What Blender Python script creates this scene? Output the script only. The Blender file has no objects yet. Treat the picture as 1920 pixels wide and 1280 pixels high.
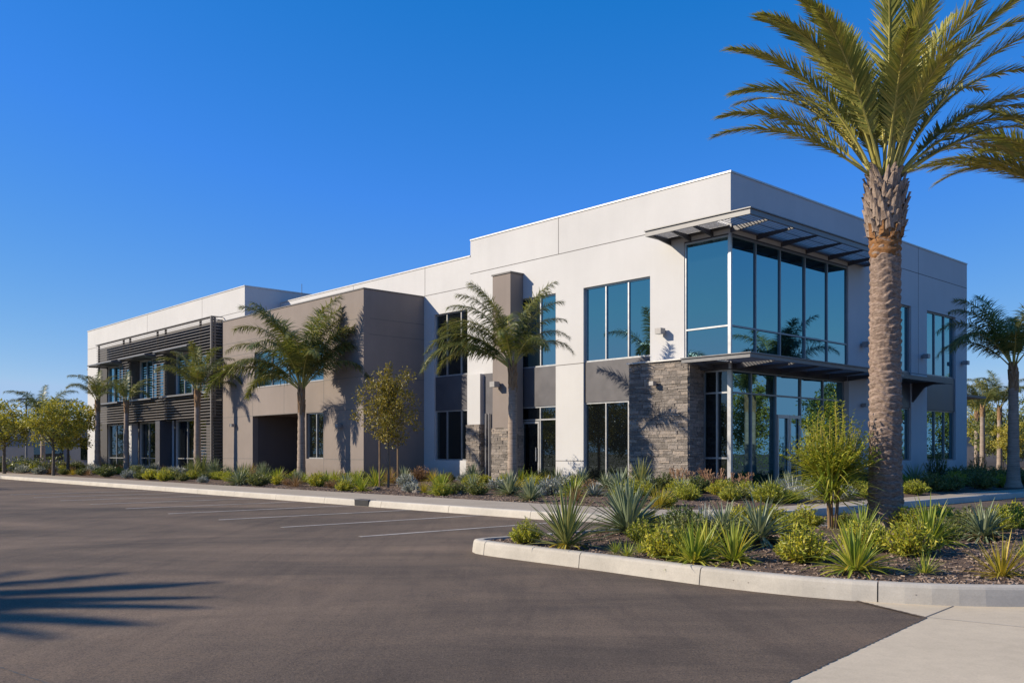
import bpy, bmesh, math, random
import numpy as np
from mathutils import Vector, Matrix, noise as mnoise
R = math.radians
rnd = random.Random(11)
SC = bpy.context.scene
COL = SC.collection

# ------------------------------------------------------------------ camera, sky, sun, exposure
CAMH = 1.5
cd = bpy.data.cameras.new('camera'); cam = bpy.data.objects.new('camera', cd); COL.objects.link(cam)
cam.location = (0, 0, CAMH); cam.rotation_euler = (R(90), 0, 0)
cd.sensor_width = 36; cd.lens = 1714/1920*36; cd.shift_y = 210/1920; cd.clip_end = 6000; cd.clip_start = .1
SC.camera = cam
SUN_EL = 28.0
SUN_DIR = Vector((-4.19, -0.33, 0)).normalized()*math.cos(R(SUN_EL)) + Vector((0, 0, math.sin(R(SUN_EL))))
w = bpy.data.worlds.new('World'); SC.world = w; w.use_nodes = True
nt = w.node_tree; bg = nt.nodes['Background']
sky = nt.nodes.new('ShaderNodeTexSky'); sky.sky_type = 'NISHITA'; sky.sun_disc = False
sky.sun_elevation = R(SUN_EL); sky.sun_rotation = math.atan2(SUN_DIR.x, SUN_DIR.y)
sky.air_density = 1.0; sky.dust_density = 0.0; sky.ozone_density = 6.0; sky.altitude = 3000
hs = nt.nodes.new('ShaderNodeHueSaturation'); hs.inputs['Saturation'].default_value = 1.15
sep = nt.nodes.new('ShaderNodeSeparateColor'); cmb = nt.nodes.new('ShaderNodeCombineColor')
nt.links.new(sky.outputs[0], hs.inputs['Color']); nt.links.new(hs.outputs[0], sep.inputs[0])
def skych(i, off, g, k, cap):   # polarised sky: each channel offset, compressed and scaled
    def mn(op, x, y):
        n = nt.nodes.new('ShaderNodeMath'); n.operation = op; nt.links.new(x, n.inputs[0]); n.inputs[1].default_value = y; return n.outputs[0]
    x = mn('MULTIPLY', sep.outputs[i], .16); x = mn('MAXIMUM', mn('SUBTRACT', x, off), .002); x = mn('MULTIPLY', mn('POWER', x, g), k/.16)
    nt.links.new(mn('MINIMUM', x, cap/.16), cmb.inputs[i])
skych(0, .025, .88, 1.2, .38); skych(1, 0, .72, .76, .56); skych(2, 0, .78, 1.22, .82)
nt.links.new(cmb.outputs[0], bg.inputs['Color'])
bg.inputs['Strength'].default_value = 0.12
sd = bpy.data.lights.new('sun', 'SUN'); sd.energy = 5.0; sd.angle = R(.5); sd.color = (1, .87, .68)
so = bpy.data.objects.new('sun', sd); COL.objects.link(so)
so.rotation_euler = (-SUN_DIR).to_track_quat('-Z', 'Y').to_euler(); so.location = (-30, 0, 30)
SC.view_settings.view_transform = 'Standard'; SC.view_settings.look = 'None'
SC.view_settings.exposure = 0.42; SC.view_settings.gamma = 1
SC.render.engine = 'CYCLES'
SC.cycles.use_denoising = True
SC.cycles.max_bounces = 6; SC.cycles.transparent_max_bounces = 8
SC.cycles.sample_clamp_indirect = 6

# ------------------------------------------------------------------ frames of reference
C0 = Vector((7.176, 30.0, 0))
U = Vector((-.678, .735, 0)); V = Vector((.735, .678, 0))
def W(u, v, z): return C0 + U*u + V*v + Vector((0, 0, z))
def UV(x, y):
    d = Vector((x, y, 0)) - C0
    return d.dot(U), d.dot(V)

# ------------------------------------------------------------------ materials
def nodes(m):
    m.use_nodes = True; t = m.node_tree; t.nodes.clear()
    out = t.nodes.new('ShaderNodeOutputMaterial'); return t, out
def ramp(t, fac, stops):
    r = t.nodes.new('ShaderNodeValToRGB'); e = r.color_ramp.elements
    while len(e) < len(stops): e.new(.5)
    for i, (p, c) in enumerate(stops): e[i].position = p; e[i].color = (*c, 1)
    t.links.new(fac, r.inputs[0]); return r.outputs[0]
def noise(t, vec, scale, detail=4, rough=.55, dist=0):
    n = t.nodes.new('ShaderNodeTexNoise'); n.inputs['Scale'].default_value = scale; n.inputs['Detail'].default_value = detail
    n.inputs['Roughness'].default_value = rough; n.inputs['Distortion'].default_value = dist
    if vec: t.links.new(vec, n.inputs['Vector'])
    return n.outputs[0]
def posn(t, scale=(1, 1, 1), obj=False, rotz=0):
    if obj: o = t.nodes.new('ShaderNodeTexCoord').outputs['Object']
    else: o = t.nodes.new('ShaderNodeNewGeometry').outputs['Position']
    mp = t.nodes.new('ShaderNodeMapping'); mp.inputs['Scale'].default_value = scale; mp.inputs['Rotation'].default_value = (0, 0, rotz)
    t.links.new(o, mp.inputs['Vector']); return mp.outputs[0]
def math_(t, op, a, b=None):
    n = t.nodes.new('ShaderNodeMath'); n.operation = op
    for i, x in enumerate((a, b)):
        if x is None: continue
        if isinstance(x, (int, float)): n.inputs[i].default_value = x
        else: t.links.new(x, n.inputs[i])
    return n.outputs[0]
def mixc(t, fac, a, b, mode='MIX'):
    n = t.nodes.new('ShaderNodeMix'); n.data_type = 'RGBA'; n.blend_type = mode
    for sock, x in ((n.inputs[0], fac), (n.inputs[6], a), (n.inputs[7], b)):
        if isinstance(x, (int, float)): sock.default_value = x
        elif isinstance(x, tuple): sock.default_value = (*x, 1)
        else: t.links.new(x, sock)
    return n.outputs[2]
def bump(t, h, strength, dist=.02, normal=None):
    b = t.nodes.new('ShaderNodeBump'); b.inputs['Strength'].default_value = strength; b.inputs['Distance'].default_value = dist
    t.links.new(h, b.inputs['Height'])
    if normal: t.links.new(normal, b.inputs['Normal'])
    return b.outputs[0]
def princ(t, out, col, rough=.8, normal=None, metal=0, spec=.5, k=.80):
    col = tuple(x*k for x in col) if isinstance(col, tuple) else (mixc(t, 1.0, col, (k, k, k), 'MULTIPLY') if k != 1 else col)
    p = t.nodes.new('ShaderNodeBsdfPrincipled')
    if isinstance(col, tuple): p.inputs['Base Color'].default_value = (*col, 1)
    else: t.links.new(col, p.inputs['Base Color'])
    if isinstance(rough, (int, float)): p.inputs['Roughness'].default_value = rough
    else: t.links.new(rough, p.inputs['Roughness'])
    p.inputs['Metallic'].default_value = metal
    p.inputs['Specular IOR Level'].default_value = spec
    if normal: t.links.new(normal, p.inputs['Normal'])
    if out: t.links.new(p.outputs[0], out.inputs[0])
    return p
MATS = {}
def mat(name):
    m = bpy.data.materials.new(name); MATS[name] = m; return m

def stucco(name, c, var=.06, bs=.25, streak=True):
    m = mat(name); t, o = nodes(m); P = posn(t)
    n1 = noise(t, P, .35, 5, .6); n2 = noise(t, P, 45, 3, .6); n3 = noise(t, posn(t, (2.2, 2.2, .10)), 1.0, 6, .65)
    lo = tuple(x*(1-var) for x in c); hi = tuple(min(x*(1+var), 1) for x in c)
    a = ramp(t, n1, [(.3, lo), (.7, hi)])
    b = ramp(t, n3, [(.25, (1-var*.9,)*3), (.75, (1, 1, 1))])
    cc = mixc(t, 1.0, a, b, 'MULTIPLY')
    d = ramp(t, n2, [(.2, (.93,)*3), (.8, (1, 1, 1))])
    cc = mixc(t, 1.0, cc, d, 'MULTIPLY')
    sx = t.nodes.new('ShaderNodeSeparateXYZ'); t.links.new(t.nodes.new('ShaderNodeNewGeometry').outputs['Position'], sx.inputs[0])
    hgt = math_(t, 'SUBTRACT', sx.outputs['Z'], math_(t, 'MULTIPLY', noise(t, P, 1.7, 5, .6), .9))
    cc = mixc(t, 1, cc, ramp(t, hgt, [(.0, (.80, .77, .73)), (.55, (1, 1, 1))]), 'MULTIPLY')
    princ(t, o, cc, .9, bump(t, n2, bs, .01), spec=.2); return m
WHITE = stucco('white stucco', (.69, .685, .685), .05)
TAUPE = stucco('taupe stucco', (.31, .265, .24), .10, .3)
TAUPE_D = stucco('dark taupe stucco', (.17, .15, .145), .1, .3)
GREYWALL = stucco('grey stucco', (.33, .32, .31), .08)
TAN = stucco('tan stucco', (.50, .40, .31), .08)

def plain(name, c, rough=.5, metal=0, var=.08, sc=6):
    m = mat(name); t, o = nodes(m)
    n = noise(t, posn(t), sc, 4)
    cc = ramp(t, n, [(.3, tuple(x*(1-var) for x in c)), (.7, tuple(min(1, x*(1+var)) for x in c))])
    r = t.nodes.new('ShaderNodeMapRange'); r.inputs[3].default_value = rough*.85; r.inputs[4].default_value = min(1, rough*1.15)
    t.links.new(n, r.inputs[0])
    princ(t, o, cc, r.outputs[0], None, metal); return m
JOINT = plain('joint sealant', (.16, .15, .145), .8)
COPING = plain('coping metal', (.62, .61, .60), .45, .3)
COPING_D = plain('dark coping metal', (.14, .13, .13), .5)
ALU = plain('aluminium frame', (.58, .58, .59), .35, .6)
ALU_D = plain('grey aluminium', (.30, .31, .33), .4, .5)
STEEL = plain('grey painted steel', (.20, .20, .21), .42, .2)
STEEL_D = plain('charcoal painted steel', (.085, .085, .10), .45, .1)
LOUVD = plain('louvre shade backing', (.05, .046, .047), .7)
LOUV = plain('louver blade paint', (.17, .155, .15), .5, .1)
SPAN = plain('charcoal spandrel and shade', (.105, .10, .112), .45, .1, .12, 2)
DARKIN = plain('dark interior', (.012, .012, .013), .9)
LAMPM = plain('lamp housing', (.36, .35, .35), .45, .2)
LENS = plain('lamp lens', (.7, .7, .66), .3)
BLACK = plain('black plastic', (.02, .02, .022), .5)
m = mat('worn line paint'); WPAINT = m; t, o = nodes(m)
c_ = ramp(t, noise(t, posn(t), 28, 6, .8), [(.36, (.19, .15, .12)), (.47, (.52, .47, .41)), (.6, (.68, .62, .54))])
c_ = mixc(t, 1, c_, ramp(t, noise(t, posn(t), .9, 3), [(.3, (.62,)*3), (.6, (1, 1, 1))]), 'MULTIPLY'); princ(t, o, c_, .85)
POLEM = plain('galvanised pole', (.22, .22, .22), .5, .3)

def glass(name, tint, refl, base):
    m = mat(name); t, o = nodes(m)
    d = t.nodes.new('ShaderNodeBsdfDiffuse'); d.inputs[0].default_value = (*base, 1)
    g = t.nodes.new('ShaderNodeBsdfGlossy'); g.inputs['Color'].default_value = (*tint, 1); g.inputs['Roughness'].default_value = .004
    P = posn(t); b = bump(t, noise(t, P, .55, 2), .035, .05); t.links.new(b, g.inputs['Normal'])
    fr = t.nodes.new('ShaderNodeFresnel'); fr.inputs['IOR'].default_value = 1.5
    f = math_(t, 'MINIMUM', math_(t, 'ADD', math_(t, 'MULTIPLY', fr.outputs[0], .6), refl), 1.0)
    mx = t.nodes.new('ShaderNodeMixShader'); t.links.new(f, mx.inputs[0]); t.links.new(d.outputs[0], mx.inputs[1]); t.links.new(g.outputs[0], mx.inputs[2])
    t.links.new(mx.outputs[0], o.inputs[0]); return m
GLASS = glass('blue tinted glass', (.42, .78, .92), .36, (.006, .012, .016))
GLASS_D = glass('dark glass', (.65, .82, .90), .09, (.004, .005, .006))

def concrete(name, c, period=None, axis=U, var=.09):
    m = mat(name); t, o = nodes(m); P = posn(t)
    n1 = noise(t, P, .8, 6, .65); n2 = noise(t, P, 60, 3, .7); n3 = noise(t, P, 7, 4, .6)
    cc = ramp(t, n1, [(.3, tuple(x*(1-var) for x in c)), (.7, tuple(x*(1+var) for x in c))])
    cc = mixc(t, 1, cc, ramp(t, n2, [(.25, (.86,)*3), (.6, (1, 1, 1))]), 'MULTIPLY')
    cc = mixc(t, 1, cc, ramp(t, n3, [(.3, (.92,)*3), (.6, (1, 1, 1))]), 'MULTIPLY')
    if period:
        dp = t.nodes.new('ShaderNodeVectorMath'); dp.operation = 'DOT_PRODUCT'; dp.inputs[1].default_value = axis
        t.links.new(t.nodes.new('ShaderNodeNewGeometry').outputs['Position'], dp.inputs[0])
        f = math_(t, 'ABSOLUTE', math_(t, 'SUBTRACT', math_(t, 'FRACT', math_(t, 'DIVIDE', dp.outputs['Value'], period)), .5))
        k = math_(t, 'LESS_THAN', f, .008/period)
        cc = mixc(t, k, cc, tuple(x*.45 for x in c))
    princ(t, o, cc, .88, bump(t, n2, .18, .006), spec=.3); return m
WALKM = concrete('walk concrete', (.49, .42, .335), 3.0)
KERBM = concrete('kerb concrete', (.62, .575, .50), var=.12)
KERBI = concrete('island kerb concrete', (.54, .50, .435), var=.2)
APRON = concrete('apron concrete', (.69, .585, .43), var=.08)
KJOINT = plain('kerb joint shadow gap', (.10, .095, .09), .9)

def asphalt():
    m = mat('asphalt'); t, o = nodes(m); P = posn(t)
    big = noise(t, posn(t, (.09, .20, 1), rotz=R(40)), 1.0, 7, .62, 1.6)
    st = noise(t, posn(t, (.45, 1.1, 1), rotz=R(-10)), 1.0, 8, .72, 1.6)
    st2 = noise(t, posn(t, (1.9, .22, 1), rotz=R(32)), 1.0, 6, .65, 1.5)
    fine = noise(t, P, 60, 3, .85); mid = noise(t, P, 22, 6, .8)
    c = ramp(t, big, [(.32, (.112, .086, .066)), (.5, (.190, .141, .102)), (.67, (.280, .203, .142))])
    c = mixc(t, 1, c, ramp(t, st, [(.32, (.80, .81, .82)), (.52, (1, 1, 1)), (.70, (1.08, 1.05, 1.0))]), 'MULTIPLY')
    c = mixc(t, 1, c, ramp(t, st2, [(.34, (.80, .80, .82)), (.55, (1, 1, 1))]), 'MULTIPLY')
    c = mixc(t, 1, c, ramp(t, mid, [(.32, (.62,)*3), (.5, (.97,)*3), (.68, (1.22, 1.18, 1.14))]), 'MULTIPLY')
    c = mixc(t, 1, c, ramp(t, fine, [(.32, (.35,)*3), (.5, (.98,)*3), (.68, (1.45, 1.38, 1.28))]), 'MULTIPLY')
    vo = t.nodes.new('ShaderNodeTexVoronoi'); vo.inputs['Scale'].default_value = 60; t.links.new(P, vo.inputs['Vector'])
    c = mixc(t, ramp(t, vo.outputs['Distance'], [(.10, (.6, .6, .6)), (.22, (0, 0, 0))]), c, (.27, .225, .185))
    h = math_(t, 'ADD', fine, math_(t, 'MULTIPLY', mid, .6))
    stn = noise(t, posn(t, (1, 1.6, 1)), .55, 4, .5); c = mixc(t, ramp(t, stn, [(.66, (0, 0, 0)), (.76, (.55, .55, .55))]), c, (.07, .062, .055))
    princ(t, o, c, .88, bump(t, h, .6, .012), spec=.3); return m
ASPH = asphalt()
def soil(name, c1, c2, c3):
    m = mat(name); t, o = nodes(m); P = posn(t)
    n1 = noise(t, P, 38, 5, .75); n2 = noise(t, P, 1.2, 4); n3 = noise(t, posn(t, (1, 2.2, 1), rotz=.7), 60, 3, .6)
    c = ramp(t, n1, [(.32, c1), (.52, c2), (.72, c3)])
    c = mixc(t, 1, c, ramp(t, n2, [(.3, (.75,)*3), (.7, (1.1, 1.08, 1.05))]), 'MULTIPLY')
    h = math_(t, 'ADD', n1, n3)
    princ(t, o, c, .95, bump(t, h, .9, .03), spec=.15); return m
MULCH = soil('bark mulch', (.095, .066, .053), (.215, .155, .122), (.36, .27, .215))
EARTH = soil('dry earth', (.12, .095, .07), (.18, .14, .10), (.25, .20, .15))

def leafmat(name, stops, trans=.3, rough=.5, spec=.4, tr_col=None):
    m = mat(name); t, o = nodes(m)
    a = t.nodes.new('ShaderNodeAttribute'); a.attribute_name = 'var'
    oi = t.nodes.new('ShaderNodeObjectInfo')
    f = math_(t, 'ADD', math_(t, 'MULTIPLY', a.outputs['Fac'], .75), math_(t, 'MULTIPLY', oi.outputs['Random'], .25))
    c = ramp(t, f, stops)
    p = princ(t, None, c, rough, None, 0, spec, .94)
    tl = t.nodes.new('ShaderNodeBsdfTranslucent')
    b = mixc(t, 1, c, tr_col or (1.25, 1.2, .6), 'MULTIPLY'); t.links.new(b, tl.inputs[0])
    mx = t.nodes.new('ShaderNodeMixShader'); mx.inputs[0].default_value = trans
    t.links.new(p.outputs[0], mx.inputs[1]); t.links.new(tl.outputs[0], mx.inputs[2]); t.links.new(mx.outputs[0], o.inputs[0])
    return m
L_DATE = leafmat('date palm leaf', [(0, (0.171, 0.215, 0.058)), (.5, (0.328, 0.326, 0.083)), (1, (0.572, 0.485, 0.144))], .25, .42, .5)
L_QUEEN = leafmat('queen palm leaf', [(0, (0.076, 0.114, 0.034)), (.5, (0.151, 0.181, 0.050)), (1, (0.320, 0.275, 0.084))], .3, .42, .5)
L_LIME = leafmat('lime leaf', [(0, (0.191, 0.238, 0.028)), (.5, (0.347, 0.379, 0.042)), (1, (0.650, 0.551, 0.066))], .35, .5)
L_DARK = leafmat('dark green leaf', [(0, (0.068, 0.108, 0.032)), (.6, (0.152, 0.183, 0.052)), (1, (0.302, 0.279, 0.076))], .25, .45)
L_OLIVE = leafmat('olive leaf', [(0, (0.103, 0.106, 0.021)), (.5, (0.199, 0.173, 0.029)), (1, (0.351, 0.263, 0.045))], .3, .5)
L_TREE = leafmat('tree leaf', [(0, (0.140, 0.168, 0.036)), (.5, (0.336, 0.318, 0.055)), (1, (0.671, 0.507, 0.088))], .35, .5)
L_AGAVE = leafmat('agave leaf', [(0, (0.116, 0.163, 0.093)), (.5, (0.217, 0.265, 0.155)), (1, (0.420, 0.435, 0.265))], .12, .45)
L_YUCCA = leafmat('yucca leaf', [(0, (0.119, 0.161, 0.056)), (.5, (0.210, 0.245, 0.091)), (1, (0.420, 0.392, 0.140))], .15, .42)
L_SILVER = leafmat('silver leaf', [(0, (0.195, 0.227, 0.215)), (.5, (0.312, 0.338, 0.312)), (1, (0.494, 0.507, 0.455))], .1, .6)
L_RUST = leafmat('rust leaf', [(0, (0.156, 0.091, 0.049)), (.5, (0.260, 0.150, 0.085)), (1, (0.364, 0.234, 0.130))], .25, .6)
L_STICK = leafmat('pink stem', [(0, (0.265, 0.149, 0.086)), (.5, (0.414, 0.230, 0.132)), (1, (0.483, 0.333, 0.184))], .15, .55)
L_YEL = leafmat('yellow leaf', [(0, (0.218, 0.218, 0.034)), (.5, (0.380, 0.310, 0.040)), (1, (0.575, 0.414, 0.052))], .3, .45)
L_FLAX = leafmat('flax leaf', [(0, (0.159, 0.228, 0.030)), (.5, (0.304, 0.361, 0.050)), (1, (0.650, 0.551, 0.105))], .3, .4)
RACHIS = leafmat('palm rachis', [(0, (0.251, 0.254, 0.075)), (.5, (0.408, 0.359, 0.098)), (1, (0.534, 0.419, 0.135))], 0, .5)
def bark(name, c1, c2, c3, sc=14, stretch=(1, 1, 3), b=.8):
    m = mat(name); t, o = nodes(m); P = posn(t, stretch, True)
    n1 = noise(t, P, sc, 5, .7); n2 = noise(t, posn(t, (1, 1, 1), True), 2.2, 4)
    c = ramp(t, n1, [(.3, c1), (.5, c2), (.72, c3)])
    c = mixc(t, 1, c, ramp(t, n2, [(.3, (.8, .78, .76)), (.7, (1.08, 1.05, 1.02))]), 'MULTIPLY')
    princ(t, o, c, .9, bump(t, n1, b, .03), spec=.2); return m
BARK_DATE = bark('date palm bark', (.16, .113, .09), (.335, .252, .208), (.50, .40, .335), 16, (1, 1, 2.5))
BARK_BOSS = bark('cut leaf base', (.16, .115, .09), (.34, .265, .22), (.52, .43, .37), 12, (2.5, 2.5, .5))
BARK_NECK = bark('palm neck fibre', (.20, .095, .04), (.36, .18, .075), (.48, .28, .14), 20, (1, 1, 3))
BARK_QUEEN = bark('queen palm bark', (.22, .175, .145), (.38, .31, .26), (.50, .425, .365), 7, (.4, .4, 7), .5)
SHEATH = bark('palm sheath', (.20, .12, .065), (.36, .23, .13), (.48, .35, .22), 12, (3, 3, .4))
BARK_TREE = bark('tree bark', (.10, .085, .07), (.19, .165, .14), (.28, .25, .22), 18, (2, 2, .6))
WOOD = bark('stake wood', (.20, .13, .075), (.32, .22, .13), (.40, .29, .18), 10, (3, 3, .3), .3)
def stonemat():
    m = mat('ledger stone'); t, o = nodes(m)
    a = t.nodes.new('ShaderNodeAttribute'); a.attribute_name = 'var'
    n = noise(t, posn(t), 14, 6, .7); n2 = noise(t, posn(t), 70, 3, .7)
    c = ramp(t, a.outputs['Fac'], [(0, (.21, .187, .17)), (.45, (.31, .277, .25)), (.8, (.40, .355, .32)), (1, (.46, .39, .33))])
    c = mixc(t, 1, c, ramp(t, n, [(.3, (.65, .65, .67)), (.65, (1.1, 1.08, 1.05))]), 'MULTIPLY')
    h = math_(t, 'ADD', n, math_(t, 'MULTIPLY', n2, .35))
    princ(t, o, c, .9, bump(t, h, 1.0, .035), spec=.2); return m
STONE = stonemat()
ROCK = soil('pale rock', (.22, .19, .16), (.34, .30, .26), (.44, .40, .35))
CHIP = leafmat('mulch chip', [(0, (.10, .07, .055)), (.5, (.22, .16, .125)), (1, (.40, .31, .245))], 0, .95, .1)

# ------------------------------------------------------------------ mesh builder
class MB:
    def __init__(s): s.v = []; s.f = []; s.m = []; s.a = []
    def face(s, pts, m=0, a=.5):
        n = len(s.v); s.v.extend([tuple(p) for p in pts]); s.f.append(tuple(range(n, n+len(pts)))); s.m.append(m); s.a.append(a)
    def grid(s, rows, m=0, a=.5, close=False, skip=None):
        n0 = len(s.v); nr = len(rows); nc = len(rows[0])
        for r in rows: s.v.extend([tuple(p) for p in r])
        for i in range(nr-1):
            for j in range(nc if close else nc-1):
                j2 = (j+1) % nc
                s.f.append((n0+i*nc+j, n0+i*nc+j2, n0+(i+1)*nc+j2, n0+(i+1)*nc+j)); s.m.append(m); s.a.append(a)
    def hexa(s, p, m=0, a=.5):
        p = [Vector(x) for x in p]
        if (p[1]-p[0]).cross(p[3]-p[0]).dot(p[4]-p[0]) < 0: p = [p[0], p[3], p[2], p[1], p[4], p[7], p[6], p[5]]
        n = len(s.v); s.v.extend([tuple(x) for x in p])
        for q in ((0, 3, 2, 1), (4, 5, 6, 7), (0, 1, 5, 4), (1, 2, 6, 5), (2, 3, 7, 6), (3, 0, 4, 7)):
            s.f.append(tuple(n+i for i in q)); s.m.append(m); s.a.append(a)
    def box(s, u0, u1, v0, v1, z0, z1, m=0, a=.5, fr=None):
        F = fr or W
        s.hexa([F(u0, v0, z0), F(u1, v0, z0), F(u1, v1, z0), F(u0, v1, z0), F(u0, v0, z1), F(u1, v0, z1), F(u1, v1, z1), F(u0, v1, z1)], m, a)
    def tube(s, pts, radii, n=8, m=0, a=.5, cap=True):
        pts = [Vector(p) for p in pts]; rows = []
        if isinstance(radii, (int, float)): radii = [radii]*len(pts)
        for i, p in enumerate(pts):
            d = (pts[min(i+1, len(pts)-1)] - pts[max(i-1, 0)]).normalized()
            x = d.orthogonal() if abs(d.z) < .9 else Vector((1, 0, 0)); x = (x - d*x.dot(d)).normalized(); y = d.cross(x)
            rows.append([p + (x*math.cos(2*math.pi*k/n) + y*math.sin(2*math.pi*k/n))*radii[i] for k in range(n)])
        s.grid(rows, m, a, True)
        if cap: s.face(rows[0][::-1], m, a); s.face(rows[-1], m, a)
    def build(s, name, mats, parent=None, smooth=False, mesh_only=False):
        me = bpy.data.meshes.new(name)
        v = np.array(s.v, dtype=np.float64).reshape(-1, 3)
        if parent is not None: v = v - np.array(parent.matrix_basis.translation if parent.parent is None else origin_of(parent))
        me.from_pydata(v.tolist(), [], s.f)
        for x in (mats if isinstance(mats, (list, tuple)) else [mats]): me.materials.append(x)
        me.polygons.foreach_set('material_index', s.m)
        at = me.attributes.new('var', 'FLOAT', 'FACE'); at.data.foreach_set('value', s.a)
        if smooth: me.polygons.foreach_set('use_smooth', [True]*len(s.f))
        me.update()
        if mesh_only: return me
        o = bpy.data.objects.new(name, me); COL.objects.link(o)
        if parent is not None: o.parent = parent
        return o
def origin_of(o):
    t = Vector((0, 0, 0))
    while o is not None: t += o.location; o = o.parent
    return t
def tag(o, label=None, cat=None, group=None, kind=None):
    if label: o['label'] = label
    if cat: o['category'] = cat
    if group: o['group'] = group
    if kind: o['kind'] = kind
    return o
def thing(name, loc, label, cat, group=None):
    o = bpy.data.objects.new(name, None); COL.objects.link(o); o.location = loc; o.empty_display_size = .3
    return tag(o, label, cat, group)
def link(name, me, loc=(0, 0, 0), rz=0, sc=1, parent=None):
    o = bpy.data.objects.new(name, me); COL.objects.link(o); o.location = loc; o.rotation_euler = (0, 0, rz)
    o.scale = (sc, sc, sc) if isinstance(sc, (int, float)) else sc
    if parent is not None: o.parent = parent
    return o
def copy_tree(o, parent=None):
    c = o.copy(); COL.objects.link(c)
    if parent is not None: c.parent = parent
    for ch in list(o.children): copy_tree(ch, c)
    return c

# ------------------------------------------------------------------ ground, lot, kerbs
def sheet(name, pts, z, m, label=None):
    b = MB(); b.face([(x, y, z) for x, y in pts]); o = b.build(name, m); o['kind'] = 'structure'
    return o
sheet('ground', [(-2500, -2500), (2500, -2500), (2500, 2500), (-2500, 2500)], -.03, EARTH)
sheet('asphalt_lot', [(-70, -40), (75, -40), (75, 75), (-70, 110)], 0, ASPH)
# concrete apron bottom right of the lot
sheet('concrete_apron', [(1.0, 4.76), (1.78, 5.98), (3.77, 8.35), (3.50, 9.30), (4.9, 9.1), (9, 9.2), (30, 11), (30, -10), (-6, -10)], .004, APRON)
b = MB()
def strip(b, p, q, wd, z):
    p = Vector((*p, z)); q = Vector((*q, z)); n = Vector((-(q-p).y, (q-p).x, 0)).normalized()*wd/2
    b.face([p-n, q-n, q+n, p+n])
strip(b, (3.77, 8.35), (4.33, 8.97), .014, .007); strip(b, (1.0, 4.76), (1.78, 5.98), .03, .006); strip(b, (1.78, 5.98), (3.77, 8.35), .028, .006)
tag(b.build('apron_joint', JOINT), kind='structure')
rj = random.Random(4)
def ragged(name, m, p, q, wd, z, jit, n=60):
    p = Vector((*p, z)); q = Vector((*q, z)); nn = Vector((-(q-p).y, (q-p).x, 0)).normalized(); b = MB()
    b.grid([[p.lerp(q, i/n)-nn*(wd*.5+rj.uniform(-jit, jit)) for i in range(n+1)], [p.lerp(q, i/n)+nn*(wd*.5+rj.uniform(-jit, jit)) for i in range(n+1)]])
    return tag(b.build(name, m), kind='structure')
ragged('asphalt_edge', ASPH, (1.0, 4.76), (1.78, 5.98), .045, .0085, .009, 70)
ragged('asphalt_edge', ASPH, (1.78, 5.98), (3.77, 8.35), .045, .0085, .009, 120)
ragged('asphalt_edge', ASPH, (3.50, 9.30), (3.77, 8.35), .04, .0082, .008, 50)
ragged('asphalt_seam', KJOINT, (-4.6, 7.2), (-2.55, 5.6), .014, .003, .008, 70)
b = MB(); strip(b, (3.80, 8.36), (4.6, 7.75), .012, .008); strip(b, (4.6, 7.75), (9, 4.4), .012, .008); strip(b, (3.50, 9.26), (3.77, 8.37), .012, .008)
tag(b.build('apron_score_line', KERBM), kind='structure')
for k in range(9):
    u = -3.2 + 2.86*k
    b = MB(); b.box(u-.06, u+.06, -16.45, -11.1, .002, .006)
    tag(b.build('parking_line', WPAINT), 'worn white parking line, number %s from the planted island' % ('one two three four five six seven eight nine'.split()[k]), None, 'parking lines on the asphalt', 'structure')

def catmull(pts, n=8):
    P = [Vector((*p, 0)) for p in pts]; out = []
    for i in range(len(P)-1):
        p0 = P[max(i-1, 0)]; p1 = P[i]; p2 = P[i+1]; p3 = P[min(i+2, len(P)-1)]
        for k in range(n):
            t = k/n
            out.append(.5*((2*p1)+(p2-p0)*t+(2*p0-5*p1+4*p2-p3)*t*t+(3*p1-p0-3*p2+p3)*t**3))
    out.append(P[-1]); return out
def resample(pts, step):
    pts = [Vector(p) for p in pts]; out = [pts[0]]; acc = 0
    for i in range(len(pts)-1):
        a, c = pts[i], pts[i+1]; L = (c-a).length; d = step-acc
        while d <= L:
            out.append(a.lerp(c, d/L)); d += step
        acc = (acc + L) % step
    out.append(pts[-1]); return out
def kerb(name, path, h, m, seglen, inward=1, wd=.17):
    # path: outer face line; inward = +1 when the planted side lies to the right of travel
    pts = resample(path, .25); prof = [(0, 0), (.012, h*.55), (.022, h-.035), (.035, h-.012), (.06, h), (wd, h), (wd, 0)]
    b = MB(); rows = []; n = len(pts); run = 0
    per = max(2, int(seglen/.25))
    def row(p, d, sh=0):
        s = Vector((d.y, -d.x, 0))*inward
        return [p + s*(a+sh*(1 if a < wd/2 else -1)) + Vector((0, 0, max(0, z-sh))) for a, z in prof]
    for i, p in enumerate(pts):
        d = (pts[min(i+1, n-1)]-pts[max(i-1, 0)]).normalized()
        rows.append((p, d))
    full = [row(p, d, .014) for p, d in rows]
    b.grid(full, 1)
    i = 0
    while i < n-1:
        j = min(i+per, n-1); seg = []
        for k in range(i, j+1):
            p, d = rows[k]; q = p.copy()
            if k == i: q = p + d*.007
            if k == j: q = p - d*.007
            seg.append(row(q, d))
        b.grid(seg, 0); b.face(seg[0], 0); b.face(seg[-1][::-1], 0)
        i = j
    o = b.build(name, [m, KJOINT]); o['kind'] = 'structure'; return o
# far kerb along the walkway, round the corner and up the right side
path = [W(76, -11.05, 0), W(-2, -11.05, 0)]
path += [W(-2-4*math.sin(a), -7.05-4*math.cos(a), 0) for a in [R(x) for x in range(5, 90, 5)]]
path += [W(-6, -7.05, 0), W(-6, 30, 0)]
kerb('walkway_kerb', path, .18, KERBM, 3.0, -1, .17)
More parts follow.
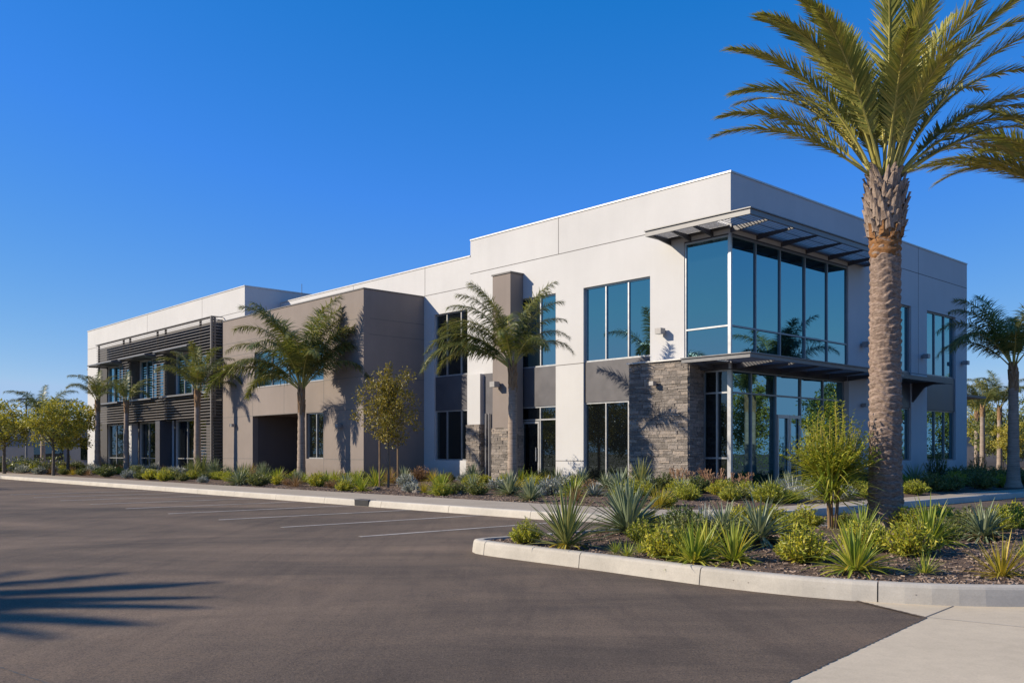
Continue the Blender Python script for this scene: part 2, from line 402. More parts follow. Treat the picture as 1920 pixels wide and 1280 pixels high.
# walkway slab inside the kerb
b = MB()
outer = [W(76, -10.88, .177), W(-2, -10.88, .177)] + [W(-2-3.83*math.sin(R(x)), -7.05-3.83*math.cos(R(x)), .177) for x in range(5, 90, 5)] + [W(-5.83, -7.05, .177), W(-5.83, 30, .177)]
inner = [W(76, -8.6, .177), W(-2.6, -8.6, .177)] + [W(-2.6-2*math.sin(R(x)), -6.6-2*math.cos(R(x)), .177) for x in range(5, 90, 5)] + [W(-4.9, -6.6, .177), W(-4.9, 30, .177)]
b.grid([outer, inner]); tag(b.build('walkway', WALKM), kind='structure')

def fbm(x, y, s=1.0): return mnoise.fractal(Vector((x*s, y*s, 3.3)), 1.0, 2.0, 4)
def sstep(a, b_, x):
    t = min(1, max(0, (x-a)/(b_-a))); return t*t*(3-2*t)
def bed_h(u, v):
    a = v+8.6; c = u+4.8; r = 1.8
    d = r-math.hypot(max(0, r-a), max(0, r-c)) if (a < r and c < r) else min(a, c)
    z = .10+.075*sstep(-.1, .12, d)+.15*sstep(0, 7.5, d)
    return z + (.05*fbm(u, v, .5)+.02*fbm(u, v, 2.5))*sstep(0, .8, d)
def bed_z(x, y): return bed_h(*UV(x, y))
b = MB()
def bedgrid(u0, u1, v0, v1, st):
    nu = int((u1-u0)/st); nv = int((v1-v0)/st)
    b.grid([[W(u0+(u1-u0)*i/nu, v0+(v1-v0)*j/nv, bed_h(u0+(u1-u0)*i/nu, v0+(v1-v0)*j/nv)) for j in range(nv+1)] for i in range(nu+1)])
bedgrid(-5.2, 12, -9, .3, .2); bedgrid(12, 75, -9, .3, .35); bedgrid(-5.2, .3, .3, 29, .35)
tag(b.build('planting_bed', MULCH, smooth=True), kind='structure')

# planted island
isl_front = [(-.62, 14.05), (-.40, 13.5), (.97, 11.9), (2.18, 10.42), (2.80, 9.80), (3.28, 9.44), (3.72, 9.20), (4.3, 9.0), (5.0, 8.93), (7, 8.9), (11, 9.25), (20, 11)]
isl_back = [(22, 24.5), (14, 19.7), (9.5, 17.7), (6.3, 16.75), (4.0, 16.75), (2.4, 16.5), (1.4, 15.75), (.4, 14.85), (-.35, 14.3), (-.62, 14.05)]
ipath = catmull(isl_back, 8)[:-1] + catmull(isl_front, 8)
kerb('island_kerb', ipath, .2, KERBI, 2.0, -1, .16)
IP = np.array([(p.x, p.y) for p in resample(ipath, .2)])
def island_h(x, y):
    d = float(np.min(np.hypot(IP[:, 0]-x, IP[:, 1]-y)))
    inside = d if in_poly(x, y) else -d
    z = .08+.09*sstep(-.0, .2, inside)+.14*sstep(.1, 2.6, inside)
    return z + (.05*fbm(x, y, .7)+.022*fbm(x, y, 3))*sstep(.15, .8, inside), inside
def in_poly(x, y):
    c = False; n = len(IP); j = n-1
    for i in range(n):
        xi, yi = IP[i]; xj, yj = IP[j]
        if (yi > y) != (yj > y) and x < (xj-xi)*(y-yi)/(yj-yi)+xi: c = not c
        j = i
    return c
b = MB(); st = .13; xs = np.arange(-.8, 20.2, st); ys = np.arange(8.7, 24, st); hz = {}
for i, x in enumerate(xs):
    for j, y in enumerate(ys):
        if (x > 13 and (i % 2 or j % 2)): pass
        h, ins = island_h(x, y)
        if ins > -.0: hz[i, j] = (x, y, h)
idx = {}
for k, p in hz.items(): idx[k] = len(b.v); b.v.append(p)
for (i, j) in hz:
    q = [(i, j), (i+1, j), (i+1, j+1), (i, j+1)]
    if all(t in idx for t in q): b.f.append(tuple(idx[t] for t in q)); b.m.append(0); b.a.append(.5)
tag(b.build('island_soil', MULCH, smooth=True), kind='structure')
def isl_z(x, y): return island_h(x, y)[0]
# mulch chips
def chips(name, n, sampler, lo, hi):
    b = MB()
    for _ in range(n):
        p = sampler()
        if p is None: continue
        L = rnd.uniform(lo, hi); wd = L*rnd.uniform(.2, .45)
        a = rnd.uniform(0, 6.28); d = Vector((math.cos(a), math.sin(a), rnd.uniform(-.25, .5))).normalized(); s = d.cross(Vector((rnd.uniform(-.5, .5), rnd.uniform(-.5, .5), 1))).normalized(); n_ = d.cross(s)
        c = Vector(p)+Vector((0, 0, .008)); t = n_*.006; v_ = rnd.random()
        b.hexa([c-d*L-s*wd-t, c+d*L-s*wd*.6-t, c+d*L+s*wd*.5-t, c-d*L+s*wd-t, c-d*L-s*wd+t, c+d*L-s*wd*.6+t, c+d*L+s*wd*.5+t, c-d*L+s*wd+t], 0, v_)
    return tag(b.build(name, CHIP), kind='stuff')
def s_isl():
    x = rnd.uniform(-.4, 8); y = 8.9+(rnd.random()**1.6)*6
    h, ins = island_h(x, y)
    return (x, y, h) if ins > .2 else None
chips('mulch_chips', 9000, s_isl, .012, .032)
def s_bed():
    u = rnd.uniform(-4, 22); v = -8.55+(rnd.random()**1.5)*5
    p = W(u, v, 0); return (p.x, p.y, bed_h(u, v))
chips('mulch_chips', 4500, s_bed, .02, .05)

# storm drain mouth in the far kerb
dr = thing('storm_drain', W(4.94, -11.05, 0), 'dark storm drain mouth set in the pale kerb', 'drain')
b = MB(); b.box(4.6, 5.3, -11.063, -10.9, .012, .165); b.build('mouth', BLACK, dr)
b = MB(); b.box(4.58, 5.32, -11.068, -10.8, .165, .185); b.build('lid', STEEL_D, dr)

# ------------------------------------------------------------------ office building
BL = thing('office_building', W(0, 0, 0), 'two storey white and taupe office block with glass corner and louvred wing', 'building')
def slab(b, ax, a_cuts, z_cuts, solid, d0, d1, m=0):
    """wall slab on a grid of cells; ax 'A' runs along u with depth v, 'B' along v with depth u"""
    F = (lambda a, d, z: W(a, d, z)) if ax == 'A' else (lambda a, d, z: W(d, a, z))
    na, nz = len(a_cuts)-1, len(z_cuts)-1
    S = lambda i, j: 0 <= i < na and 0 <= j < nz and solid((a_cuts[i]+a_cuts[i+1])/2, (z_cuts[j]+z_cuts[j+1])/2)
    for i in range(na):
        for j in range(nz):
            if not S(i, j): continue
            a0, a1, z0, z1 = a_cuts[i], a_cuts[i+1], z_cuts[j], z_cuts[j+1]
            b.face([F(a0, d0, z0), F(a1, d0, z0), F(a1, d0, z1), F(a0, d0, z1)], m)
            b.face([F(a0, d1, z0), F(a0, d1, z1), F(a1, d1, z1), F(a1, d1, z0)], m)
            if not S(i-1, j): b.face([F(a0, d0, z0), F(a0, d0, z1), F(a0, d1, z1), F(a0, d1, z0)], m)
            if not S(i+1, j): b.face([F(a1, d0, z0), F(a1, d1, z0), F(a1, d1, z1), F(a1, d0, z1)], m)
            if not S(i, j-1): b.face([F(a0, d0, z0), F(a0, d1, z0), F(a1, d1, z0), F(a1, d0, z0)], m)
            if not S(i, j+1): b.face([F(a0, d0, z1), F(a1, d0, z1), F(a1, d1, z1), F(a0, d1, z1)], m)
def wall(name, ax, a0, a1, z0, z1, d0, d1, opens, m, joints=(), parent=BL):
    b = MB()
    ac = sorted({a0, a1, *[x for o in opens for x in o[:2] if a0 < x < a1]}); zc = sorted({z0, z1, *[x for o in opens for x in o[2:] if z0 < x < z1]})
    slab(b, ax, ac, zc, lambda a, z: not any(o[0] < a < o[1] and o[2] < z < o[3] for o in opens), d0, d1)
    def bx(p0, p1, q0, q1):   # thin sealant line proud of the face
        dd = d0-.003
        if ax == 'A': b.box(p0, p1, dd, d0+.01, q0, q1, 1)
        else: b.box(dd, d0+.01, p0, p1, q0, q1, 1)
    for j in joints:
        if j[0] == 'h': bx(j[2], j[3], j[1]-.014, j[1]+.014)
        else: bx(j[1]-.014, j[1]+.014, j[2], j[3])
    return b.build(name, [m, JOINT], parent)
FL = .36
# main block, long front (A) and right front (B)
wall('wall', 'A', 0, 13.25, 0, 10.73, 0, .3, [(-1, 1.865, 4.3, 8.75), (-1, 1.3, FL, 4.31), (3.35, 6.57, FL, 7.8), (8.05, 10.3, FL, 7.8)], WHITE,
     [('h', 9.3, 0, 13.25), ('h', 4.95, 6.57, 8.05), ('h', 1.22, 6.57, 8.05), ('v', 7.9, 9.3, 10.73)])
wall('wall', 'A', 13.25, 29.99, 0, 10.05, 0, .3, [(13.45, 15.8, 1.2, 7.8)], WHITE, [('h', 8.75, 13.25, 16.55), ('v', 16.5, 8.76, 10.05), ('v', 22.5, 8.7, 10.05)])
wall('wall', 'B', .3, 10.8, 0, 10.73, 0, .3, [(-1, 7.95, 4.3, 8.75), (-1, 8.0, FL, 4.31), (10.4, 11.0, 1.2, 7.8)], WHITE, [('h', 9.3, .3, 10.8)])
wall('wall', 'B', 10.8, 19.5, 0, 10.42, 0, .3, [(10.4, 13.5, 1.2, 7.8), (15.08, 18.2, 1.2, 7.8)], WHITE, [('h', 9.3, 10.8, 19.5), ('v', 14.2, 4.95, 10.42), ('h', 4.95, 13.5, 15.08)])
b = MB(); b.box(.62, 30, 19.5, 20.1, 0, 10.15); b.build('wall', WHITE, BL)
# left wing
wins = [(34.8, 39.3), (41.2, 45.3), (47.1, 51.4)]
wall('wall', 'A', 30.0, 55.8, 0, 10.75, -2.2, -1.9, [(a, c, 5.1, 7.7) for a, c in wins] + [(a, c, FL, 3.55) for a, c in wins], WHITE, [('h', 9.4, 30.4, 55.8), ('v', 35.5, 9.4, 10.75), ('v', 44, 9.4, 10.75)])
b = MB(); b.box(30.0, 30.3, -1.9, 15, 0, 10.75); b.build('wall', WHITE, BL)
b = MB(); b.box(55.5, 55.8, -1.9, 15, 0, 10.75); b.box(30.3, 55.5, 14.7, 15, 0, 10.75); b.build('wall', WHITE, BL)
b = MB(); b.box(.3, 30, .3, 19.5, 9.3, 9.5); b.box(30.3, 55.5, -1.9, 14.7, 9.5, 9.7); b.build('roof', GREYWALL, BL)
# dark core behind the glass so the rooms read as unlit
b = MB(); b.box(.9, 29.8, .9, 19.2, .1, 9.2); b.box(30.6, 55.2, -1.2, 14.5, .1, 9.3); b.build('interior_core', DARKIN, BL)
# coping
b = MB()
for (u0, u1, v0, v1, z) in [(-.03, 13.25, -.03, .33, 10.73), (13.25, 29.97, -.03, .33, 10.05), (-.03, .33, .33, 10.8, 10.73), (-.03, .33, 10.8, 19.5, 10.42),
                            (30.0-.03, 55.83, -2.23, -1.87, 10.75), (29.97, 30.33, -1.87, 15, 10.75)]:
    b.box(u0, u1, v0, v1, z-.002, z+.055)
b.box(.59, 30, 19.47, 20.13, 10.148, 10.205)
b.build('coping', COPING, BL)
# taupe box
TB = [('h', 7.44, 16.57, 30.36), ('h', 6.74, 16.57, 30.36), ('h', 4.88, 16.57, 19.88), ('h', 4.86, 26.72, 30.36), ('h', 3.46, 16.57, 30.36), ('h', 1.24, 16.57, 19.9), ('h', 1.24, 26.92, 30.36),
      ('v', 19.88, .2, 6.74), ('v', 26.9, 3.46, 6.74), ('v', 23.6, 3.46, 4.86), ('h', 4.86, 19.9, 26.7)]
wall('box_wall', 'A', 16.57, 30.36, 0, 8.70, -3.3, -3.0, [(19.9, 26.7, 4.9, 6.72), (21.7, 26.9, -1, 3.44), (19.92, 21.46, 1.26, 3.42)], TAUPE, TB)
b = MB(); b.box(16.57, 16.87, -3.0, 0, 0, 8.70)
for z in (7.44, 6.74, 4.88, 3.46): b.box(16.567, 16.6, -2.98, -.0, z-.014, z+.014, 1)
b.box(30.06, 30.36, -3.0, -2.2, 0, 8.7); b.box(16.87, 30.06, -3.0, 0, 8.3, 8.45); b.build('box_wall', [TAUPE, JOINT], BL)
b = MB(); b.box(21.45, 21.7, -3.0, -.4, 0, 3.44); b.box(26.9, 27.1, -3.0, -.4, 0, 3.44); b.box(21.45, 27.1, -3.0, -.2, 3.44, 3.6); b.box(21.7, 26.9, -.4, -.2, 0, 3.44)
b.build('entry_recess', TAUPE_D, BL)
b = MB(); b.box(16.54, 30.39, -3.33, -2.97, 8.70, 8.75); b.box(16.54, 16.9, -2.97, -.03, 8.70, 8.75); b.build('box_coping', COPING_D, BL)

def window(ax, a0, a1, z0, z1, d, muls, trans=(), gm=None, fm=None, fw=.055, name='window', sill=False, parent=BL, inset=.0):
    gm = gm or GLASS; fm = fm or ALU
    """frame bars in the opening at depth d (bars run d..d+.11), panes as one sub-part behind the bar faces"""
    b = MB(); h = fw/2
    def bar(p0, p1, q0, q1, dd=0):
        if ax == 'A': b.box(p0, p1, d-dd, d+.11, q0, q1)
        else: b.box(d-dd, d+.11, p0, p1, q0, q1)
    bar(a0, a0+fw, z0, z1); bar(a1-fw, a1, z0, z1); bar(a0+fw, a1-fw, z1-fw, z1); bar(a0+fw, a1-fw, z0, z0+fw)
    for m in muls: bar(m-h, m+h, z0+fw, z1-fw, .004)
    for z in trans: bar(a0+fw, a1-fw, z-h, z+h, .002)
    o = b.build(name, fm, parent)
    g = MB(); A = [a0+fw*.5]+sorted(muls)+[a1-fw*.5]; Z = [z0+fw*.5]+sorted(trans)+[z1-fw*.5]
    for i in range(len(A)-1):
        for j in range(len(Z)-1):
            e = [rnd.uniform(-.004, .004)*(A[i+1]-A[i]) for _ in range(2)] + [rnd.uniform(-.004, .004)]
            dd = d+.05
            q = [(A[i], Z[j], dd+e[0]), (A[i+1], Z[j], dd-e[0]), (A[i+1], Z[j+1], dd-e[0]+e[2]), (A[i], Z[j+1], dd+e[0]+e[2])]
            g.face([W(a, x, z) for a, z, x in q[::-1]] if ax == 'A' else [W(x, a, z) for a, z, x in q])
    g.build('pane', gm, o)
    return o
def spandrel(ax, a0, a1, z0, z1, d, m=None):
    b = MB()
    if ax == 'A': b.box(a0, a1, d, d+.12, z0, z1)
    else: b.box(d, d+.12, a0, a1, z0, z1)
    return b.build('spandrel_or_shade_panel', m or SPAN, BL)
# window 2, three panes wide beside the stone wall
window('A', 3.352, 6.568, 4.97, 7.798, .10, [4.43, 5.52]); spandrel('A', 3.352, 6.568, 3.44, 4.965, .07)
window('A', 3.352, 6.568, FL, 3.435, .10, [4.43, 5.52], (), GLASS_D)
# window 1 with the glass door
window('A', 8.052, 10.298, 4.97, 7.798, .10, [9.0]); spandrel('A', 8.052, 10.298, 3.40, 4.965, .07)
window('A', 8.052, 10.298, FL, 3.395, .10, [9.02], [2.86], GLASS_D)
dw = MB()
for (a0, a1, z0, z1) in [(9.08, 9.15, .4, 2.8), (10.0, 10.07, .4, 2.8), (9.15, 10.0, 2.71, 2.8), (9.15, 10.0, .4, .56)]: dw.box(a0, a1, .085, .13, z0, z1)
dd_ = dw.build('door', ALU, BL); h = MB(); h.tube([W(9.2, .03, 1.2), W(9.2, .03, 1.75)], .018, 8); h.box(9.19, 9.21, .03, .09, 1.3, 1.33); h.box(9.19, 9.21, .03, .09, 1.6, 1.63); h.build('handle', ALU, dd_)
# window 3 in the shade of the taupe box
window('A', 13.452, 15.798, 4.97, 7.798, .10, [14.0, 15.0], (), GLASS_D); spandrel('A', 13.452, 15.798, 3.44, 4.965, .07); window('A', 13.452, 15.798, 1.202, 3.435, .10, [13.98, 15.0], (), GLASS_D)
# glass corner
VB = [1.55, 3.10, 4.78, 6.40]
window('B', .075, 7.948, 4.62, 8.70, .03, VB, [5.72], fm=ALU_D); window('A', .075, 1.863, 4.62, 8.70, .03, [], [5.72])
b = MB(); b.box(-.01, .075, -.01, .075, 4.3, 8.75); b.build('corner_post', ALU, BL)
for bx in ((.02, .3, .075, 7.95, 8.70, 8.75), (.075, 1.865, .02, .3, 8.70, 8.75), (.05, .3, .1, 7.95, 4.31, 4.62), (.1, 1.865, .05, .3, 4.31, 4.62)):
    b = MB(); b.box(*bx); b.build('glazing_fascia', STEEL_D, BL)
window('B', .37, 7.99, FL, 4.30, .20, VB, [3.54], GLASS, ALU_D); window('A', .28, 1.3, FL, 4.30, .30, [.75], [1.35, 3.54], GLASS_D)
b = MB(); b.box(.19, .28, .29, .37, FL, 4.3); b.build('corner_post', ALU, BL)
b = MB(); b.box(-.0, 8.0, 0, 1, 0, 1) if False else None
b.box(.02, 1.29, .02, 8.0, .2, FL-.004); b.build('floor_slab', KERBM, BL)
# glazed double door on the right front
for a0, a1, hd in [(3.16, 3.95, 3.85), (3.97, 4.72, 4.07)]:
    b = MB()
    for (p0, p1, z0, z1) in [(a0, a0+.09, .4, 2.88), (a1-.09, a1, .4, 2.88), (a0+.09, a1-.09, 2.76, 2.88), (a0+.09, a1-.09, .4, .6)]: b.box(.175, .23, p0, p1, z0, z1)
    o = b.build('door', ALU, BL); g = MB(); g.tube([W(.12, hd, 1.2), W(.12, hd, 1.9)], .02, 8); g.box(.12, .18, hd-.01, hd+.01, 1.3, 1.33); g.box(.12, .18, hd-.01, hd+.01, 1.7, 1.73); g.build('handle', ALU, o)
# right front windows
for a0, a1 in [(10.4, 13.5), (15.08, 18.2)]:
    s = (a1-a0)/3
    window('B', a0+.002, a1-.002, 4.97, 7.798, .10, [a0+s, a0+2*s], fm=ALU_D); spandrel('B', a0+.002, a1-.002, 3.44, 4.965, .05)
    window('B', a0+.002, a1-.002, 1.202, 3.435, .10, [a0+s, a0+2*s], (), GLASS, ALU_D)
# taupe box windows
window('A', 19.902, 26.698, 4.902, 6.718, -3.2, [21.6, 23.3, 25.0]); window('A', 19.922, 21.458, 1.262, 3.418, -3.2, [20.68], (), GLASS_D)
# left wing windows with flat sills and thin sun shelves
for a0, a1 in wins:
    s = (a1-a0)/4
    window('A', a0+.002, a1-.002, 5.102, 7.698, -2.14, [a0+s, a0+2*s, a0+3*s]); window('A', a0+.002, a1-.002, FL, 3.548, -2.12, [a0+s*1.33, a0+2.66*s], [1.2], GLASS_D)
    b = MB(); b.box(a0-.35, a1+.2, -3.6, -2.9, 7.73, 7.80); b.box(a0-.3, a1+.15, -2.9, -2.2, 7.74, 7.79)
    for q in (a0-.25, (a0+a1)/2, a1+.1): b.box(q, q+.06, -3.5, -2.2, 7.66, 7.73)
    b.build('sun_shelf', STEEL, BL)
    b = MB(); b.box(a0-.2, a1+.2, -3.15, -2.2, 4.95, 5.05); b.build('window_ledge', STEEL, BL)
# louvre screen
wall('louvre_shade_backing', 'A', 32.75, 53.4, .3, 9.2, -2.26, -2.21, [(a-.02, c+.02, 5.0, 7.75) for a, c in wins] + [(a-.02, c+.02, -1, 3.6) for a, c in wins] + [(39.5, 40.9, -1, 3.6), (45.5, 46.9, -1, 3.6)], LOUVD)  # added dark sheet stands in for shade in the gaps between blades
b = MB()
def blades(u0, u1, z0, z1, st=.172):
    z = z0
    while z < z1-.05:
        # blade tilted: high at the wall, low outside
        b.hexa([W(u0, -2.93, z), W(u1, -2.93, z), W(u1, -2.78, z+.055), W(u0, -2.78, z+.055), W(u0, -2.93, z+.03), W(u1, -2.93, z+.03), W(u1, -2.78, z+.085), W(u0, -2.78, z+.085)])
        z += st
blades(32.65, 51.7, 7.82, 9.25); blades(32.65, 51.7, 3.62, 4.93)
edges = [32.65]+[x for a, c in wins for x in (a-.05, c+.05)]+[51.7]
for i in range(0, len(edges), 2): blades(edges[i], edges[i+1], 5.07, 7.70)
z = .5
for (p, q) in ((32.65, 34.3),):
    blades(p, q, .5, 3.6)
b.build('louvre_blades', LOUV, BL)
b = MB()
for zt, z0, z1 in ((0, .5, 9.3),):
    zz = z0
    while zz < z1:
        b.hexa([W(32.55, -2.93, zz), W(32.7, -2.93, zz+.055), W(32.7, -2.25, zz+.055), W(32.55, -2.25, zz), W(32.55, -2.93, zz+.03), W(32.7, -2.93, zz+.085), W(32.7, -2.25, zz+.085), W(32.55, -2.25, zz+.03)]); zz += .172
b.build('louvre_return', LOUV, BL)
b = MB()
for u in [32.62, 34.5, 39.6, 40.9, 45.6, 46.8, 51.7]:
    for z0, z1 in ((7.8, 9.28), (3.58, 4.95), (5.05, 7.72)): b.box(u, u+.07, -2.78, -2.66, z0, z1)
b.box(32.6, 32.72, -2.96, -2.84, .3, 9.32); b.box(32.6, 51.8, -2.95, -2.68, 9.285, 9.33); b.build('louvre_frame', LOUV, BL)
b = MB()
b.box(39.9, 40.6, -3.0, -2.24, .2, 3.55); b.build('column', STEEL_D, BL)
for u0, u1 in ((45.75, 46.6),):
    b = MB(); b.box(u0, u1, -2.6, -2.21, .2, 3.55); b.build('column', WHITE, BL)
b = MB(); b.box(31.3, 31.75, -2.5, -2.21, .2, 4.9); b.box(30.75, 30.95, -2.35, -2.21, .2, 4.9); b.build('door', STEEL_D, BL)

# stone walls: ledger courses of blocks
def ledger(b, F, a0, a1, z0, z1, dmin=.0, dmax=.028, seed=1):
    r = random.Random(seed); z = z0
    while z < z1-.01:
        h = r.choice((.045, .06, .075, .09, .11, .13)); h = min(h, z1-z)
        if z1-z-h < .05: h = z1-z
        a = a0
        while a < a1-.005:
            L = r.uniform(.12, .55)
            if a1-a-L < .12: L = a1-a
            d = r.uniform(dmin, dmax); j = .003; dz = r.uniform(-.008, .008)
            p = [F(a+j, 0, z+j), F(a+L-j, 0, z+j), F(a+L-j, .12, z+j), F(a+j, .12, z+j), F(a+j, 0, z+h-j), F(a+L-j, 0, z+h-j), F(a+L-j, .12, z+h-j), F(a+j, .12, z+h-j)]
            # push the front out by d with a slight irregular tilt
            nrm = (Vector(F(0, 1, 0))-Vector(F(0, 0, 0)))
            for k in (0, 1, 4, 5): p[k] = Vector(p[k]) - nrm*(d+r.uniform(-.008, .008)) + Vector((0, 0, r.uniform(-.005, .005)))
            b.hexa(p, 0, r.random()); a += L
        z += h
b = MB(); b.box(1.30, 3.78, -.5, -.0, .1, 4.62, 1)
ledger(b, lambda a, d, z: W(a, -.6+d, z), 1.27, 3.8, .1, 4.64, seed=3)
ledger(b, lambda a, d, z: W(1.25+d, a, z), -.58, .25, .1, 4.64, seed=5)
ledger(b, lambda a, d, z: W(3.82-d, a, z), -.58, -.01, .1, 4.64, seed=6)
b.build('stone_wall', [STONE, TAUPE_D], BL)
b = MB(); b.box(1.18, 3.86, -.69, .0, 4.645, 4.70); b.build('stone_cap', COPING, BL)
# pier left of the glass door
b = MB(); b.box(9.92, 11.0, -.7, -.0, 2.55, 8.78); b.build('pier', TAUPE, BL)
b = MB(); b.box(9.95, 10.97, -.66, 0, .1, 2.54, 1); ledger(b, lambda a, d, z: W(a, -.74+d, z), 9.9, 11.02, .1, 2.54, seed=8); ledger(b, lambda a, d, z: W(9.88+d, a, z), -.72, -.01, .1, 2.54, seed=9)
b.build('stone_base', [STONE, TAUPE_D], BL)
b = MB(); b.box(9.88, 11.04, -.74, 0, 8.78, 8.84); b.build('pier_cap', COPING_D, BL)
b = MB(); b.box(12.35, 13.2, -.22, -.0, 2.75, 4.9); b.build('pier', WHITE, BL)
b = MB(); b.box(12.38, 13.17, -.2, 0, .1, 2.74, 1); ledger(b, lambda a, d, z: W(a, -.27+d, z), 12.33, 13.22, .1, 2.74, seed=12); ledger(b, lambda a, d, z: W(12.31+d, a, z), -.25, -.01, .1, 2.74, seed=13)
b.build('stone_base', [STONE, TAUPE_D], BL)
b = MB(); b.box(11.05, 12.3, -.03, 0, .2, 4.9); b.build('spandrel_or_shade_panel', SPAN, BL)  # dark strip put in for the shade between the two piers
for u in (11.9, 12.12):
    b = MB(); b.tube([W(u, -.1, .2), W(u, -.1, 3.2)], .035, 8); b.build('downpipe', LAMPM, BL)

# canopies
def canopy(z, a_end, v_end, dep, beams_b, beams_a, fascia=.17, name='canopy', tipu=-1.48, tipv=-1.16):
    o_ = MB()
    # outer channel, mitred at the tip
    o_.box(tipu, tipu+.06, tipv, v_end, z-fascia, z); o_.box(tipu+.06, a_end, tipv, tipv+.06, z-fascia, z)
    o_.box(tipu-.05, tipu+.02, tipv-.05, v_end+.02, z, z+.035); o_.box(tipu+.02, a_end+.02, tipv-.05, tipv+.02, z, z+.035)
    o_.box(tipu+.06, -.02, v_end-.06, v_end, z-fascia, z); o_.box(a_end-.06, a_end, tipv+.06, -.02, z-fascia, z)
    o_.box(-.08, -.02, 0, v_end-.06, z-fascia, z-.01); o_.box(-.08, a_end-.06, -.08, -.02, z-fascia, z-.012)
    root = o_.build(name, STEEL, BL)
    s = MB(); x = tipu+.12
    while x < -.12:   # blades along the right front
        s.hexa([W(x, tipv+.06, z-.11), W(x, v_end-.06, z-.11), W(x+.085, v_end-.06, z-.065), W(x+.085, tipv+.06, z-.065), W(x, tipv+.06, z-.095), W(x, v_end-.06, z-.095), W(x+.085, v_end-.06, z-.05), W(x+.085, tipv+.06, z-.05)]); x += .125
    y = tipv+.12
    while y < -.1:
        s.hexa([W(-.0, y, z-.11), W(a_end-.06, y, z-.11), W(a_end-.06, y+.085, z-.065), W(-.0, y+.085, z-.065), W(-.0, y, z-.095), W(a_end-.06, y, z-.095), W(a_end-.06, y+.085, z-.05), W(-.0, y+.085, z-.05)]); y += .125
    s.build('canopy_blades', STEEL, root)
    for v in beams_b:
        k = MB(); k.hexa([W(tipu+.06, v-.03, z-.16), W(-.0, v-.03, z-.30), W(-.0, v+.03, z-.30), W(tipu+.06, v+.03, z-.16), W(tipu+.06, v-.03, z-.112), W(-.0, v-.03, z-.112), W(-.0, v+.03, z-.112), W(tipu+.06, v+.03, z-.112)]); k.build('bracket', STEEL_D, root)
    for u in beams_a:
        k = MB(); k.hexa([W(u-.03, tipv+.06, z-.16), W(u-.03, -.0, z-.32), W(u+.03, -.0, z-.32), W(u+.03, tipv+.06, z-.16), W(u-.03, tipv+.06, z-.112), W(u-.03, -.0, z-.112), W(u+.03, -.0, z-.112), W(u+.03, tipv+.06, z-.112)]); k.build('bracket', STEEL_D, root)
    return root
up = canopy(9.05, 2.63, 9.2, 1, [.0]+VB+[7.93], [.7, 1.6, 2.45])
lo = canopy(4.60, 1.12, 9.5, 1, [.3]+VB+[7.93], [.7], .13)
# sun shades over the right lower windows and at the far corner
b = MB(); b.box(-1.15, -.02, 10.0, 14.9, 4.50, 4.60); b.box(-1.18, -1.12, 9.98, 14.92, 4.47, 4.63); b.build('sun_shelf', STEEL_D, BL)
for v in (10.4, 13.55):
    b = MB(); b.hexa([W(-.02, v, 3.7), W(-.02, v+.12, 3.7), W(-.02, v+.12, 4.5), W(-.02, v, 4.5), W(-.5, v, 4.3), W(-.5, v+.12, 4.3), W(-1.1, v+.12, 4.5), W(-1.1, v, 4.5)]); b.build('bracket', STEEL_D, BL)
b = MB(); b.box(.4, 4.5, 20.1, 23.0, 4.25, 4.36); b.build('sun_shelf', STEEL_D, BL)
b = MB(); b.box(.58, .75, 19.6, 20.25, 3.3, 4.9); b.build('spandrel_or_shade_panel', SPAN, BL)
b = MB(); b.box(55.8, 56.6, -2.0, -1.0, 7.9, 8.0); b.build('sun_shelf', STEEL_D, BL)
# wall lamps and other fittings
def wall_lamp(ax, a, z, d, s=1):
    b = MB(); F = (lambda p, q, zz: W(p, d-q, zz)) if ax == 'A' else (lambda p, q, zz: W(d-q, p, zz))
    b.box(a-.05*s, a+.05*s, 0, .10*s, z-.07*s, z+.07*s, 0, .5, F); b.box(a-.13*s, a+.13*s, .10*s, .36*s, z-.09*s, z+.11*s, 0, .5, F)
    o = b.build('wall_lamp', LAMPM, BL); l = MB(); l.box(a-.11*s, a+.11*s, .13*s, .34*s, z-.096*s, z-.091*s, 0, .5, F); l.build('lens', LENS, o)
wall_lamp('A', 2.73, 5.75, 0); wall_lamp('B', 9.0, 5.78, 0); wall_lamp('B', 14.55, 5.72, 0, .9); wall_lamp('B', 18.85, 5.72, 0, .9); wall_lamp('B', 9.0, 3.4, 0, .7)
wall_lamp('A', 18.35, 2.75, -3.3, .8); wall_lamp('A', 28.85, 3.0, -3.3, .8); wall_lamp('A', 10.6, 4.3, -.7, 1.1); wall_lamp('A', 2.6, 3.9, -.64, .7)
b = MB(); b.tube([W(28.7, .6, 9.5), W(28.7, .6, 11.05)], .014, 6); b.build('antenna', POLEM, BL)
b = MB(); b.box(19.5, 21.2, -2.4, -1.2, 8.4, 9.0) ; b.build('roof_unit', GREYWALL, BL)

